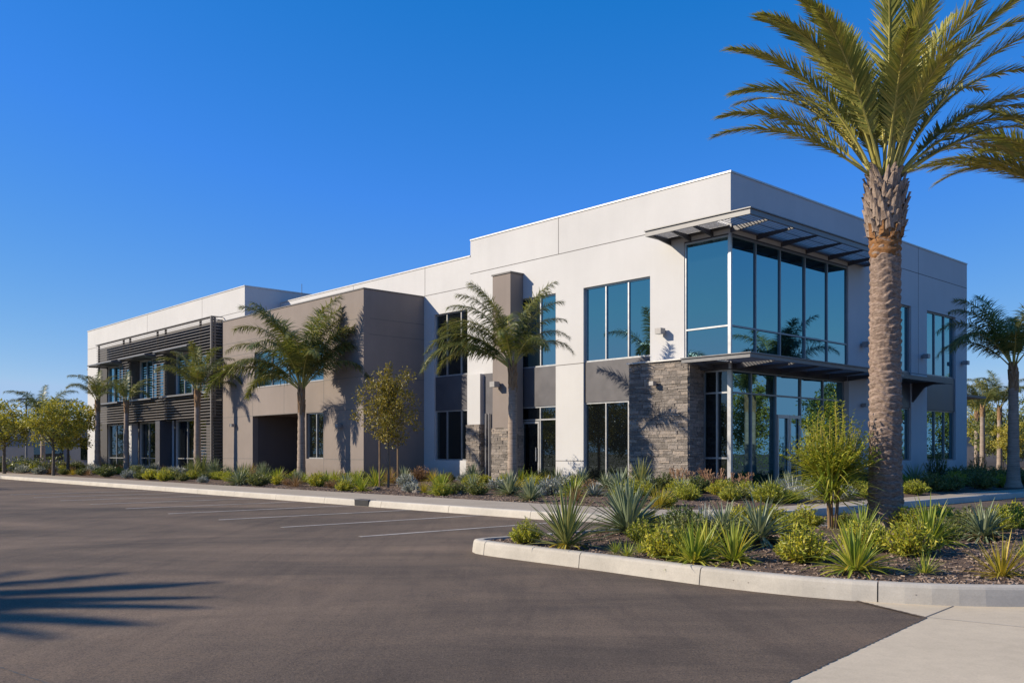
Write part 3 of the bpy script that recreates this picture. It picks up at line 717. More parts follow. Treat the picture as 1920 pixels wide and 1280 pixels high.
# ------------------------------------------------------------------ palms
def frond(seed, L, e0, e1, pw=1.4, n=70, ll=.42, pet=.25, style='date', lw=.026, rr=.022, twist=0):
    r = random.Random(seed); b = MB(); N = 40; P = []; T = []
    p = Vector((0, 0, 0)); side_bend = r.uniform(-.12, .12)
    for i in range(N+1):
        t = i/N; e = e0+(e1-e0)*t**pw; az = side_bend*t*t
        d = Vector((math.cos(e)*math.cos(az), math.cos(e)*math.sin(az), math.sin(e)))
        P.append(p.copy()); T.append(d); p = p+d*(L/N)
    S = Vector((0, 1, 0))
    b.tube(P, [rr*(1-.85*(i/N))+.003 for i in range(N+1)], 5, 1, .5, False)
    down = Vector((0, 0, -1))
    for i in range(n):
        t = pet+(1-pet)*(i+.5)/n; x = t*N; k = min(int(x), N-1); f = x-k
        p = P[k].lerp(P[k+1], f); d = T[k]
        up = S.cross(d)*-1
        if up.z < 0: up = -up
        s0 = (t-pet)/(1-pet)
        env = (.35+.65*min(1, s0*5))*(1-.62*s0**2.2)
        for sgn in (-1, 1):
            l = ll*env*r.uniform(.85, 1.1)
            if style == 'date':
                a = R(48-26*s0+r.uniform(-7, 7)); vup = .32+r.uniform(-.45, .4)
                dr_ = (d*math.cos(a)+S*sgn*math.sin(a)+up*vup*math.sin(a)).normalized(); droop = .10+r.uniform(0, .12)
            else:
                a = R(62-25*s0+r.uniform(-14, 14)); vup = r.uniform(-.45, .75)
                dr_ = (d*math.cos(a)+S*sgn*math.sin(a)+up*vup).normalized(); droop = .55+r.uniform(0, .5)
            wd = lw*r.uniform(.8, 1.15); var = r.random()
            q = p.copy(); prev = None; sg = 3
            for m_ in range(sg+1):
                tt = m_/sg; ww = wd*(1 if m_ == 1 else .75 if m_ == 0 else .7 if m_ == 2 else .08)
                sd_ = dr_.cross(up); sd_ = sd_.normalized() if sd_.length > .01 else S
                row = (q-sd_*ww*.5, q+sd_*ww*.5)
                if prev: b.face([prev[0], prev[1], row[1], row[0]], 0, var)
                prev = row; dr_ = (dr_+down*droop/sg).normalized(); q = q+dr_*(l/sg)
    return b
def frond_mesh(name, mats, *a, **k): return frond(*a, **k).build(name, mats, None, False, True)
# date palm: fronds by curve class
DF = {}
for i, (e0, e1, L) in enumerate([(37, -22, 3.3), (50, -14, 3.4), (62, -4, 3.55), (73, 12, 3.6), (82, 44, 3.6), (45, -38, 3.0), (66, -18, 3.4)]):
    DF[i] = frond_mesh('frond', [L_DATE, RACHIS], 40+i, L, R(e0), R(e1), 1.7, 128, .54, .22, 'date', .030, .027)
def date_trunk(b, z0, z1):
    nz = 420; nf = 72; rows = []
    for i in range(nz+1):
        z = z0+(z1-z0)*i/nz; t = (z-z0)/(z1-z0)
        r0 = .222+.028*(1-t)+.085*math.exp(-t*14); row = []
        for k in range(nf):
            a = 2*math.pi*k/nf
            w_ = z/.118+.30*math.sin(a*2+1.3*math.floor(0)+z*1.9)+.20*math.sin(a*5+z*5)+a/(2*math.pi)*1.0
            f = w_-math.floor(w_); rowid = math.floor(w_)
            lob = .55+.45*math.sin(a*4.0+rowid*2.4)
            prof = (f**.7) if f < .72 else (1-f)/.28
            nz_ = mnoise.noise(Vector((math.cos(a)*4.2, math.sin(a)*4.2, z*7)))
            n2 = mnoise.noise(Vector((math.cos(a)*13, math.sin(a)*13, z*22)))
            r = r0+.042*(prof-.5)*(.45+.55*lob)+.012*nz_+.008*n2
            row.append((r*math.cos(a), r*math.sin(a), z))
        rows.append(row)
    b.grid(rows, 0, .5, True)
def date_palm(loc, label, fr, zc=5.6, group=None):
    t = thing('date_palm', loc, label, 'palm tree', group)
    b = MB(); date_trunk(b, -.15, zc-1.0); me = b.build('trunk', [BARK_DATE], None, True, True); tr = link('trunk', me, parent=t)
    # boss of cut leaf bases
    b = MB(); zb0, zb1 = zc-1.05, zc+.03; rows = []
    rb = lambda z: .225+.075*math.sin(math.pi*min(1, max(0, (z-zb0)/(zb1-zb0)))**.8) - .05*sstep(zb1-.25, zb1, z)
    for i in range(25):
        z = zb0+(zb1-zb0)*i/24; rows.append([((rb(z)-.03)*math.cos(2*math.pi*k/24), (rb(z)-.03)*math.sin(2*math.pi*k/24), z) for k in range(24)])
    b.grid(rows, 0, .5, True); r = random.Random(5); K = 96
    for i in range(K):
        tt = i/K; z = zb0+.05+(zb1-zb0-.12)*tt; a = i*2.39996; rr = rb(z)
        c = Vector((math.cos(a)*rr*.9, math.sin(a)*rr*.9, z)); o = Vector((math.cos(a), math.sin(a), 0)); s = Vector((-math.sin(a), math.cos(a), 0)); upv = Vector((0, 0, 1))
        h = r.uniform(.17, .30); w1 = r.uniform(.065, .10); tip = r.uniform(.02, .075)+.03*tt; m_ = 1 if tt < .08 else 0; lean = r.uniform(-.05, .05); rows = []
        for q_ in range(6):
            q = q_/5; wq = w1*(1-.80*q**1.8)*r.uniform(.9, 1.1); oq = .012+tip*q**1.6
            rows.append([c+s*(wq*k+lean*q)+upv*(h*q-.04*abs(k)*(1-q))+o*(oq+.028*(1-k*k)*(1-.4*q)+r.uniform(-.005, .005)-.02*abs(k)) for k in (-1, -.5, 0, .5, 1)])
        b.grid(rows, m_, r.random())
        b.face([rows[-1][0], rows[-1][2], rows[-1][4], c+upv*(h*.97)+o*(tip-.05)], m_, r.random())
    for i in range(60):   # loose fibres
        a = r.uniform(0, 6.28); z = r.uniform(zb0, zb1); rr = rb(z); o = Vector((math.cos(a), math.sin(a), 0)); p = o*rr+Vector((0, 0, z))
        b.tube([p, p+o*r.uniform(.03, .08)+Vector((0, 0, r.uniform(-.05, .1)))], [.006, .002], 4, 0)
    link('leaf_base_boss', b.build('leaf_base_boss', [BARK_BOSS, BARK_NECK], None, False, True), parent=t)
    b = MB(); rows = []
    for i in range(31):
        z = zc-1.30+.34*i/30; row = []
        for k in range(40):
            q = 2*math.pi*k/40; rr = .232+.016*mnoise.noise(Vector((math.cos(q)*3, math.sin(q)*3, z*13)))+.010*math.sin(z*52+math.sin(q*3))-.035*max(0, 1-i/6.0+.6*mnoise.noise(Vector((math.cos(q)*2, math.sin(q)*2, 5))))
            row.append((rr*math.cos(q), rr*math.sin(q), z))
        rows.append(row)
    b.grid(rows, 0, .5, True); link('neck', b.build('neck', [BARK_NECK], None, True, True), parent=t)
    r = random.Random(9)
    for (az, k, sc) in fr:
        a = R(az); o = link('frond', DF[k], (math.cos(a)*.12, math.sin(a)*.12, zc-.06+r.uniform(-.05, .05)), a, sc, t)
        o.rotation_euler = (R(r.uniform(-8, 8)), 0, a)
    return t
BIG = [(178, 0, 0.84), (172, 1, 0.84), (188, 2, 0.93), (203, 2, 0.95), (216, 3, 0.90), (165, 6, 0.88), (148, 2, 0.88), (236, 4, 0.93), (262, 4, 0.96), (285, 3, 0.93), (300, 4, 0.91), (312, 3, 0.93), (325, 3, 0.93),
       (338, 2, 0.95), (352, 1, 0.86), (5, 2, 0.93), (12, 1, 0.88), (358, 0, 0.84), (25, 2, 0.93), (20, 0, 0.84), (45, 3, 0.93), (62, 2, 0.93), (85, 4, 0.93), (110, 3, 0.93), (130, 2, 0.93), (95, 2, 0.93), (150, 4, 0.84), (30, 4, 0.84), (345, 5, 0.84), (250, 6, 0.79), (275, 2, 0.65), (232, 2, .88), (192, 3, .92), (348, 3, .9)]
px_, py_ = 5.88, 14.4
date_palm((px_, py_, isl_z(px_, py_)), 'tall date palm with rough ringed trunk standing in the planted island', BIG, 5.55)
SEC = [(178, 0, 1.0), (186, 1, 1.0), (172, 0, 1.05), (200, 0, 1), (195, 5, 1.0), (165, 5, 1.0), (212, 3, .9), (150, 1, 1), (130, 1, 1), (240, 3, 1), (270, 3, 1), (300, 2, 1), (330, 1, 1), (0, 1, 1), (30, 2, 1), (60, 3, 1), (90, 4, 1), (160, 3, .9)]
px_, py_ = 11.1, 17.5
date_palm((px_, py_, isl_z(px_, py_)), 'second date palm at the picture edge, only its drooping fronds show', SEC, 6.05)
# the palm beside the lot whose crown shades the asphalt
date_palm((-25.2, 7.6, .15), 'date palm beyond the lot edge whose shadow falls on the asphalt', BIG, 8.2)
pp = [(-25.2+1.5*math.cos(R(a)), 7.6+1.5*math.sin(R(a)), 0) for a in range(0, 361, 15)]
kerb('tree_well_kerb', pp, .18, KERBM, 3, -1)
b = MB(); b.face([(x, y, .15) for x, y, _ in pp[:-1]]); tag(b.build('tree_well_soil', MULCH), kind='structure')
pp = [(-31.0+1.2*math.cos(R(a)), 37.6+1.2*math.sin(R(a)), 0) for a in range(0, 361, 15)]
kerb('tree_well_kerb', pp, .18, KERBM, 3, -1)
b = MB(); b.face([(x, y, .15) for x, y, _ in pp[:-1]]); tag(b.build('tree_well_soil', MULCH), kind='structure')

QF = {}
for i, (e0, e1, L) in enumerate([(84, 24, 3.4), (74, -24, 3.4), (64, -48, 3.2), (50, -68, 3.0), (80, 0, 3.4), (36, -80, 3.1)]):
    QF[i] = frond_mesh('frond', [L_QUEEN, RACHIS], 70+i, L, R(e0), R(e1), 1.8, 150, .58, .18, 'queen', .025, .024)
def queen_palm(x, y, z, h, r0, crown, label, scale=1, lean=(0, 0), group='queen palms along the office front', seed=1):
    t = thing('queen_palm', (x, y, z), label, 'palm tree', group); b = MB(); n = 40; rows = []; R_ = random.Random(seed)
    for i in range(n+1):
        q = i/n; rr = r0*(1-.30*q)+r0*.45*math.exp(-q*16)+.006*math.sin(i*2.1); ox = lean[0]*q*q; oy = lean[1]*q*q
        rows.append([(ox+rr*(1+.03*math.sin(3*k+i))*math.cos(2*math.pi*k/16), oy+rr*math.sin(2*math.pi*k/16), -.1+(h+.1)*q) for k in range(16)])
    b.grid(rows, 0, .5, True); link('trunk', b.build('trunk', [BARK_QUEEN], None, True, True), parent=t)
    # peeling sheath below the crown
    b = MB(); top = Vector((lean[0], lean[1], h))
    for i in range(26):
        a = i*2.4; zz = h-.75*scale+.85*scale*i/26; rr = r0*.74+.01
        o = Vector((math.cos(a), math.sin(a), 0)); s = Vector((-math.sin(a), math.cos(a), 0)); c = Vector((lean[0]*.9, lean[1]*.9, zz))+o*rr*.8
        hh = R_.uniform(.22, .42)*scale; ti = R_.uniform(.01, .07)
        b.hexa([c-s*.07-o*.03, c+s*.07-o*.03, c+s*.06+o*.03, c-s*.06+o*.03, c-s*.02+o*(ti-.03)+Vector((0, 0, hh)), c+s*.02+o*(ti-.03)+Vector((0, 0, hh)), c+s*.02+o*(ti+.005)+Vector((0, 0, hh)), c-s*.02+o*(ti+.005)+Vector((0, 0, hh))], 0, R_.random())
    b.tube([top+Vector((0, 0, -.6*scale)), top+Vector((0, 0, -.1)), top+Vector((0, 0, .35*scale))], [r0*.78, r0*.72, r0*.35], 12)
    link('crown_shaft', b.build('crown_shaft', [SHEATH], None, False, True), parent=t)
    for az, k, sc in crown:
        a = R(az); o = link('frond', QF[k], (top.x+math.cos(a)*.05, top.y+math.sin(a)*.05, h+.1*scale+R_.uniform(-.05, .1)), a, sc*scale, t)
        o.rotation_euler = (R(R_.uniform(-10, 10)), 0, a)
    return t
def bz(x, y): return bed_z(x, y)
Q1 = [(180, 2, 1), (176, 3, 1.05), (186, 5, 1.15), (172, 5, 1.0), (195, 1, 1), (170, 0, 1), (10, 0, .95), (0, 1, .8), (4, 2, .8), (354, 3, .85), (350, 4, .9), (265, 2, .8), (90, 1, 1), (300, 3, .9), (184, 0, 1.0), (350, 0, 1.0), (178, 4, 1.0), (192, 5, 1.2), (182, 3, 1.2), (168, 2, 1.1)]
x, y = 0.02, 31.8; queen_palm(x, y, bz(x, y), 4.1, .185, Q1, 'queen palm before the stone based pier beside the glass door', 1.0, seed=1)
Q2 = [(180, 5, 1.15), (186, 2, .95), (174, 1, 1.0), (192, 3, .9), (165, 0, .9), (205, 4, 1), (5, 1, .95), (358, 2, .95), (10, 4, 1), (345, 0, 1), (350, 3, .9), (270, 1, .8), (300, 2, .8), (90, 0, 1), (60, 2, .9), (120, 4, 1), (240, 2, .9), (150, 5, .9), (180, 0, .95), (0, 0, .95), (176, 3, 1.05), (6, 2, 1.0), (354, 1, 1.0)]
x, y = -9.38, 40.7; queen_palm(x, y, bz(x, y), 3.95, .195, Q2, 'queen palm before the dark entry recess of the taupe box', 1.4, seed=2)
Q3 = [(180, 2, .9), (190, 1, .9), (0, 1, .9), (10, 2, 1.0), (350, 3, 1), (270, 0, .9), (90, 0, .9), (300, 2, .9), (60, 1, .9), (130, 2, .9), (220, 2, .9), (160, 4, .9), (5, 5, .9), (330, 4, .9)]
x, y = -16.8, 48.8; queen_palm(x, y, bz(x, y), 4.4, .20, Q3, 'queen palm before the louvred wing, the one closest to the taupe box', 1.0, seed=3)
Q4 = [(180, 2, .9), (170, 1, .9), (0, 2, .9), (15, 1, .9), (270, 1, .8), (90, 0, .9), (200, 3, .8), (340, 3, .9), (100, 4, .8)]
x, y = -23.75, 56.3; queen_palm(x, y, bz(x, y), 4.3, .18, Q4, 'slim queen palm with short crown midway along the louvred wing', .8, seed=4)
Q5 = [(180, 2, 1.0), (186, 1, 1.0), (172, 4, .9), (20, 1, .9), (0, 4, .8), (350, 2, .9), (270, 1, .9), (90, 0, .9), (215, 2, .9), (130, 2, .9)]
x, y = -27.2, 60.0; queen_palm(x, y, bz(x, y), 4.5, .20, Q5, 'queen palm before the white outer end of the louvred wing', .85, seed=5)
Q6 = [(180, 2, 1.05), (188, 1, 1.0), (175, 4, 1.0), (200, 3, 1.1), (165, 3, 1.0), (0, 1, 1), (20, 2, 1), (270, 1, 1), (90, 0, 1), (330, 4, 1), (240, 2, .9), (120, 2, 1), (60, 1, 1), (300, 3, 1)]
x, y = 18.65, 34.0; queen_palm(x, y, .35, 4.2, .22, Q6, 'shaded queen palm beyond the right end of the office front', 1.05, group=None, seed=6)

# ------------------------------------------------------------------ broad leaved trees
def leaf(b, p, d, n, L, wd, var, m=0):
    s = d.cross(n).normalized(); mid = p+d*L*.5
    b.face([p, mid+s*wd*.5, p+d*L, mid-s*wd*.5], m, var)
def rdir(r):
    while True:
        v = Vector((r.uniform(-1, 1), r.uniform(-1, 1), r.uniform(-1, 1)))
        if .05 < v.length < 1: return v.normalized()
def crown_mesh(seed, rx, rz, zc, K, n, leafL, clump, m, fill=.35):
    r = random.Random(seed); b = MB()
    for _ in range(K):
        d = rdir(r); q = r.random()**fill; c = Vector((d.x*rx*q, d.y*rx*q, zc+d.z*rz*q)) + rdir(r)*.1*rx
        cs = clump*r.uniform(.6, 1.25); base = r.uniform(0, .35)
        for _ in range(n):
            e = rdir(r)*cs*r.random()**.5; p = c+Vector((e.x, e.y, e.z*.75))
            dd = (rdir(r)+Vector((0, 0, -.25))+e*.6).normalized(); leaf(b, p, dd, rdir(r), leafL*r.uniform(.7, 1.3), leafL*.5, min(1, base+r.random()*.65))
    return b
def limbs(b, r, h0, h1, rad, rx, zc, n=7):
    b.tube([(0, 0, -.1), (r.uniform(-.03, .03), 0, h0*.5), (0, 0, h0), (.02, 0, h1*.8)], [rad*1.25, rad, rad*.85, rad*.4], 10)
    for i in range(n):
        a = i*2.4+r.uniform(-.3, .3); z = h0*r.uniform(.85, 1.05)+ (h1-h0)*.4*i/n; L = rx*r.uniform(.6, .95)
        b.tube([(0, 0, z), (math.cos(a)*L*.4, math.sin(a)*L*.4, z+L*.45), (math.cos(a)*L*.85, math.sin(a)*L*.85, z+L*.95)], [rad*.5, rad*.3, rad*.1], 6)
TR = {}
for k, (seed, rx, rz, zc, K, n, ll, cl, m) in {'round': (21, 1.75, 1.55, 3.3, 95, 55, .17, .48, L_TREE), 'tall': (22, 1.5, 2.3, 4.0, 110, 55, .17, .5, L_TREE), 'dark': (23, 2.6, 2.3, 3.6, 130, 60, .22, .7, L_DARK)}.items():
    cm = crown_mesh(seed, rx, rz, zc, K, n, ll, cl, m).build('crown', [m], None, False, True)
    b = MB(); limbs(b, random.Random(seed), zc-rz*.95, zc+rz*.5, .085, rx, zc); TR[k] = (cm, b.build('trunk', [BARK_TREE], None, True, True))
def tree(kind, x, y, z, s, rz, label, group=None, name='round_tree'):
    t = thing(name, (x, y, z), label, 'tree', group); t.rotation_euler = (0, 0, rz); t.scale = s if isinstance(s, tuple) else (s, s, s)
    link('trunk', TR[kind][1], parent=t); link('crown', TR[kind][0], parent=t); return t
# young staked tree by the taupe box
x, y = -4.64, 34.3; t = thing('young_tree', (x, y, bz(x, y)), 'young staked tree with thin olive crown before the taupe box corner', 'tree')
b = MB(); r = random.Random(3)
b.tube([(0, 0, -.1), (.02, 0, .9), (-.01, .02, 1.7), (.03, 0, 2.6), (0, 0, 4.3)], [.045, .04, .036, .03, .01], 8)
tips = []
for i in range(30):
    a = i*2.4; z = 1.5+2.3*i/30; L = r.uniform(.95, 1.5)*(1-.5*i/30)
    p = [(0, 0, z), (math.cos(a)*L*.5, math.sin(a)*L*.5, z+.25*L+.1), (math.cos(a)*L, math.sin(a)*L, z+.75*L)]; b.tube(p, [.018, .012, .004], 5); tips += [Vector(q) for q in p[1:]] + [(Vector(p[0])+Vector(p[1]))*.5]
link('trunk', b.build('trunk', [BARK_TREE], None, True, True), parent=t)
b = MB()
for c in tips:
    cs = r.uniform(.22, .36)
    for _ in range(66):
        e = rdir(r)*cs*r.random()**.6; leaf(b, c+e, (rdir(r)+Vector((0, 0, -.2))).normalized(), rdir(r), r.uniform(.07, .13), .05, r.random())
for i in range(26):
    z = 3.5+.045*i
    for _ in range(12): leaf(b, Vector((r.uniform(-.14, .14), r.uniform(-.14, .14), z+r.uniform(-.1, .1))), rdir(r), rdir(r), r.uniform(.07, .13), .05, r.random())
link('crown', b.build('crown', [L_OLIVE], None, False, True), parent=t)
for sx in (-.32, .36):
    b = MB(); b.tube([(sx, -.05, -.1), (sx, -.05, 1.75)], .032, 8); link('stake', b.build('stake', [WOOD], None, True, True), parent=t)
for (x, y, k, s, lab) in [(-27.6, 55.0, 'round', (1.0, 1.0, .93), 'round yellow green tree, front one of the pair beyond the white end wall'),
                          (-29.4, 60.5, 'round', (1.1, 1.1, .98), 'yellow green tree standing just behind the front one by the white end wall'),
                          (-33.6, 60.5, 'round', (1.2, 1.2, .95), 'dark round tree at the far end of the planting strip'),
                          (-38.5, 66, 'tall', (1.2, 1.2, .85), 'taller loose tree behind the round one at the far end')]:
    tree(k, x, y, .2, s, rnd.uniform(0, 6), lab, 'trees beyond the louvred wing')
Qd = [(180, 2, 1.0), (0, 1, 1.0), (20, 2, 1), (200, 1, 1), (160, 1, 1), (270, 2, .9), (90, 0, .9), (340, 2, 1)]
queen_palm(-39.0, 76, .1, 3.9, .22, Qd, 'small palm rising behind the yellow green trees beyond the wing', 1.25, group=None, seed=8)
tree('round', -31.0, 37.6, .15, 1.0, 1.0, 'round tree in a kerbed well in the lot, casting a thin shadow', None, 'shade_tree')
# trees and hedge round the edge of the property (seen at the right and in the panes; unseen dark hedges added to darken reflections)
TK = ['dark', 'tall', 'round']
side = ['beside the lot, first', 'beside the lot, second', 'beside the lot, third', 'beside the lot, fourth', 'beside the lot, fifth', 'beside the lot, sixth', 'beside the lot, seventh', 'beside the lot, eighth', 'beside the lot, ninth', 'beside the lot, tenth', 'beside the lot, eleventh', 'beside the lot, twelfth']
for i, (x, y) in enumerate([(-44, 22), (-43, 27.5), (-46, 31), (-42, 35), (-45, 39.5), (-43, 44), (-47, 49), (-44, 54), (-50, 59), (-52, 64.5), (-50, 70), (-55, 76)]):
    tree('dark' if i > 7 else TK[i % 2], x, y, 0, (1.05, 1.05, .9+.2*rnd.random()), rnd.uniform(0, 6), 'leafy tree %s along the lot edge' % side[i], 'trees along the far lot edge', 'shade_tree')
nm = 'first second third fourth fifth sixth seventh eighth ninth tenth eleventh twelfth thirteenth fourteenth'.split()
for i, (x, y, k, s) in enumerate([(33, 31, 'dark', 1.0), (36, 36, 'tall', 1.0), (32, 40, 'round', 1.0), (38, 43, 'dark', 1.1), (35, 48, 'tall', 1.0), (41, 52, 'tall', 1.05), (38.5, 61, 'dark', .85), (43, 64, 'round', 1.3), (36.5, 68, 'dark', .8), (34.2, 62.5, 'round', .75), (44, 74, 'dark', 1.2), (40, 78, 'tall', 1.2)]):
    tree(k, x, y, 0, s, rnd.uniform(0, 6), 'sunlit tree behind the shaded palm, %s counting from the road side' % nm[i], 'trees at the right behind the office', 'shade_tree')
for i, (x, y) in enumerate([(35.2, 66), (46.5, 70), (30, 35), (33.2, 64.5), (36.6, 72)]):
    queen_palm(x, y, 0, 4.6, .2, Qd, ['slim palm among the sunlit trees right of the office', 'small far palm before the tan building', 'palm at the side drive reflected in the entry glass', 'short slim palm just past the far corner of the office', 'slender palm behind the short one past the far corner'][i], 1.1 if i < 3 else .8, group=None, seed=20+i)
# buildings behind
bb = thing('tan_building', (62, 100, 0), 'low tan building far behind the trees at right', 'building')
b = MB(); I = lambda a, c, z: Vector((a, c, z)); b.box(40, 95, 100, 118, 0, 4.3, 0, .5, I); b.build('wall', TAN, bb)
b = MB(); b.box(39.7, 95.3, 99.7, 118.3, 4.3, 4.6, 0, .5, I); b.build('roof', COPING, bb)
for q in range(5):
    b = MB(); b.box(44+9*q, 47.5+9*q, 99.95, 100.1, 1.0, 2.8, 0, .5, I); b.build('window', GLASS_D, bb)
bb = thing('grey_building', (-43, 88, 0), 'low grey building beyond the yellow green trees at the left', 'building')
b = MB(); b.box(-60, -32, 88, 102, 0, 4.2, 0, .5, I); b.build('wall', GREYWALL, bb)
b = MB(); b.box(-60.3, -31.7, 87.7, 102.3, 4.2, 4.5, 0, .5, I); b.build('roof', COPING_D, bb)
for q in range(3):
    b = MB(); b.box(-46+4.5*q, -43.2+4.5*q, 87.95, 88.1, .9, 2.9, 0, .5, I); b.build('window', GLASS_D, bb)
lp = thing('light_pole', (-42.5, 80, 0), 'tall parking lot light pole rising over the trees at left', 'light pole')
b = MB(); b.tube([(-42.5, 80, 0), (-42.5, 80, 6.2)], [.11, .08], 8); b.build('pole', POLEM, lp)
b = MB(); b.box(-43.1, -41.9, 79.8, 80.2, 6.2, 6.35, 0, .5, I); b.build('lamp_head', POLEM, lp)
def hedge(name, p, q, wd, h, lab, seed, m):
    r = random.Random(seed); p = Vector(p); q = Vector(q); L = (q-p).length; d = (q-p)/L; s = Vector((-d.y, d.x, 0)); b = MB()
    for _ in range(int(L*wd*h*55)):
        c = p+d*r.uniform(0, L)+s*r.uniform(-wd, wd)*.5+Vector((0, 0, h*(1-r.random()**1.8)*(.9+.2*math.sin(L*r.random()))))
        leaf(b, c, (rdir(r)+Vector((0, 0, .3))).normalized(), rdir(r), r.uniform(.12, .22), .09, r.random())
    return tag(b.build(name, [m]), lab, 'hedge')
hedge('hedge', (-48, 14, 0), (-48, 76, 0), 2.0, 3.0, 'long dark hedge added out of view at the foot of the lot edge trees', 1, L_DARK)  # unseen hedge added to darken reflections in the long front's lower panes
hedge('hedge', (28, 40, 0), (44, 58, 0), 1.6, 1.3, 'sunlit yellow green hedge under the trees behind the shaded palm', 2, L_LIME)
hedge('hedge', (47, 30, 0), (47, 60, 0), 2.0, 2.6, 'tall dark hedge added out of view behind the trees along the side drive', 3, L_DARK)  # unseen hedge added to hide the pale horizon reflected in the right front
hedge('hedge', (-31, 63.5, .1), (-45, 68, .1), 1.6, 1.1, 'dark green hedge at the foot of the far end trees', 4, L_DARK)

# ------------------------------------------------------------------ shrubs: prototypes
def blade(b, base, d, up, L, wd, droop, segs, var, fold=.25, m=0, tipw=.05, mid=.35):
    p = Vector(base); d = Vector(d).normalized(); prev = None
    for i in range(segs+1):
        t = i/segs; s = d.cross(up); s = s.normalized() if s.length > .02 else Vector((1, 0, 0)); nrm = s.cross(d)
        ww = wd*(.65+.35*min(1, t/mid)) if t < mid else wd*(1-(1-tipw)*((t-mid)/(1-mid))**1.6)
        row = (p-s*ww*.5+nrm*ww*fold, p, p+s*ww*.5+nrm*ww*fold)
        if prev:
            b.face([prev[0], prev[1], row[1], row[0]], m, var); b.face([prev[1], prev[2], row[2], row[1]], m, var)
        prev = row; d = (d+Vector((0, 0, -1))*droop/segs).normalized(); p = p+d*(L/segs)
def rosette(seed, n, L, wd, elo, ehi, droop, jit=.25, base_r=.05, stem=0, fold=.25, dead=0, segs=5):
    r = random.Random(seed); b = MB()
    for i in range(n):
        t = (i+.5)/n; a = i*2.39996+r.uniform(-.3, .3); e = R(elo+(ehi-elo)*t+r.uniform(-8, 8)); l = L*r.uniform(1-jit, 1+jit*.5)*(.85+.15*t)
        o = Vector((math.cos(a), math.sin(a), 0)); d = o*math.cos(e)+Vector((0, 0, math.sin(e)))
        blade(b, o*base_r*(1-t*.7)+Vector((0, 0, stem*t+.02)), d, Vector((0, 0, 1)), l, wd*r.uniform(.8, 1.15), droop*r.uniform(.4, 1.5)*(1.2-t*.6), segs, r.random(), fold)
    for i in range(dead):
        a = r.uniform(0, 6.28); o = Vector((math.cos(a), math.sin(a), 0)); blade(b, o*base_r+Vector((0, 0, .08)), o*.9+Vector((0, 0, .15)), Vector((0, 0, 1)), L*.45, wd*.9, .9, 4, r.random(), fold, 1)
    if stem: b.tube([(0, 0, -.05), (0, 0, stem)], [base_r*1.1, base_r*.8], 8, 1)
    return b
def bush(seed, nst, H, Rd, lpS, L, wd, up=.5, spread=1.0, narrow=False):
    r = random.Random(seed); b = MB()
    for i in range(nst):
        a = i*2.39996+r.uniform(-.4, .4); q = math.sqrt((i+.5)/nst); o = Vector((math.cos(a), math.sin(a), 0))
        h = H*(1-.55*q*q)*r.uniform(.7, 1.15); tip = o*Rd*q*r.uniform(.8, 1.15)+Vector((0, 0, h)); base = o*Rd*.15*q
        mid = (base+tip)*.5+o*Rd*.12*q
        pts = [base.lerp(mid, t*2) if t < .5 else mid.lerp(tip, t*2-1) for t in (0, .25, .5, .75, 1)]
        b.tube(pts, [.006, .005, .005, .004, .002], 3, 1, .5, False)
        for k in range(lpS):
            t = .18+.82*(k+r.random())/lpS; p = base.lerp(mid, t*2) if t < .5 else mid.lerp(tip, t*2-1)
            ax = (tip-base).normalized(); d = (rdir(r)*.9+ax*up+o*.25*spread).normalized()
            if narrow: blade(b, p, d, Vector((0, 0, 1)), L*r.uniform(.7, 1.2), wd, .5, 3, r.random(), .2)
            else:
                nrm = rdir(r); s = d.cross(nrm).normalized(); l = L*r.uniform(.65, 1.25); m_ = p+d*l*.45-Vector((0, 0, .1*l)); 
                b.face([p, m_+s*wd*.5, p+d*l], 0, r.random()); b.face([p, p+d*l, m_-s*wd*.5], 0, b.a[-1])
    return b
P = {}
def proto(kind, builds, mats): P[kind] = [x.build(kind, mats, None, False, True) for x in builds]
STEMM = BARK_TREE
proto('lime_shrub', [bush(s, 95, .40, .37, 22, .068, .021) for s in (1, 2, 3)], [L_LIME, STEMM])
proto('green_shrub', [bush(s, 85, .43, .40, 20, .078, .026) for s in (4, 5, 6)], [L_DARK, STEMM])
proto('flax_clump', [rosette(s, 95, .58, .034, 8, 84, .75, .35, .09, 0, .2, 6) for s in (7, 8)], [L_FLAX, L_YEL])
proto('agave', [rosette(9, 120, .62, .042, 2, 84, .30, .2, .07, .08, .3, 10, 6), rosette(10, 120, .60, .040, 8, 80, 1.0, .3, .08, .06, .25, 12, 6), rosette(44, 90, .55, .038, 8, 82, .8, .3, .08, .06, .25, 6, 6)], [L_AGAVE, SHEATH])
proto('yucca', [rosette(s, 80, .80, .040, 12, 82, .35, .25, .06, .16, .3, 12, 6) for s in (11, 12)], [L_YUCCA, L_YEL])
proto('silver_clump', [bush(s, 50, .34, .34, 12, .12, .026, .9) for s in (13, 14)] + [rosette(15, 60, .36, .03, 10, 84, .2, .25, .12, 0, .3)], [L_SILVER, STEMM])
proto('rust_grass', [rosette(s, 110, .46, .012, 15, 86, .5, .35, .10, 0, .2, 0, 4) for s in (16, 17)] + [bush(18, 50, .38, .32, 12, .08, .02, .8)], [L_RUST, L_RUST])
proto('grass_tuft', [rosette(s, 46, .28, .014, 18, 86, .5, .3, .06, 0, .2) for s in (19, 20)], [L_FLAX, L_YEL])
proto('yellow_flax', [rosette(s, 70, .50, .024, 4, 84, .45, .3, .07, 0, .2, 5) for s in (21, 22)], [L_YEL, L_YEL])
proto('dark_upright', [bush(s, 34, 1.25, .42, 20, .16, .03, 1.2, 1, True) for s in (23, 24)], [L_DARK, STEMM])
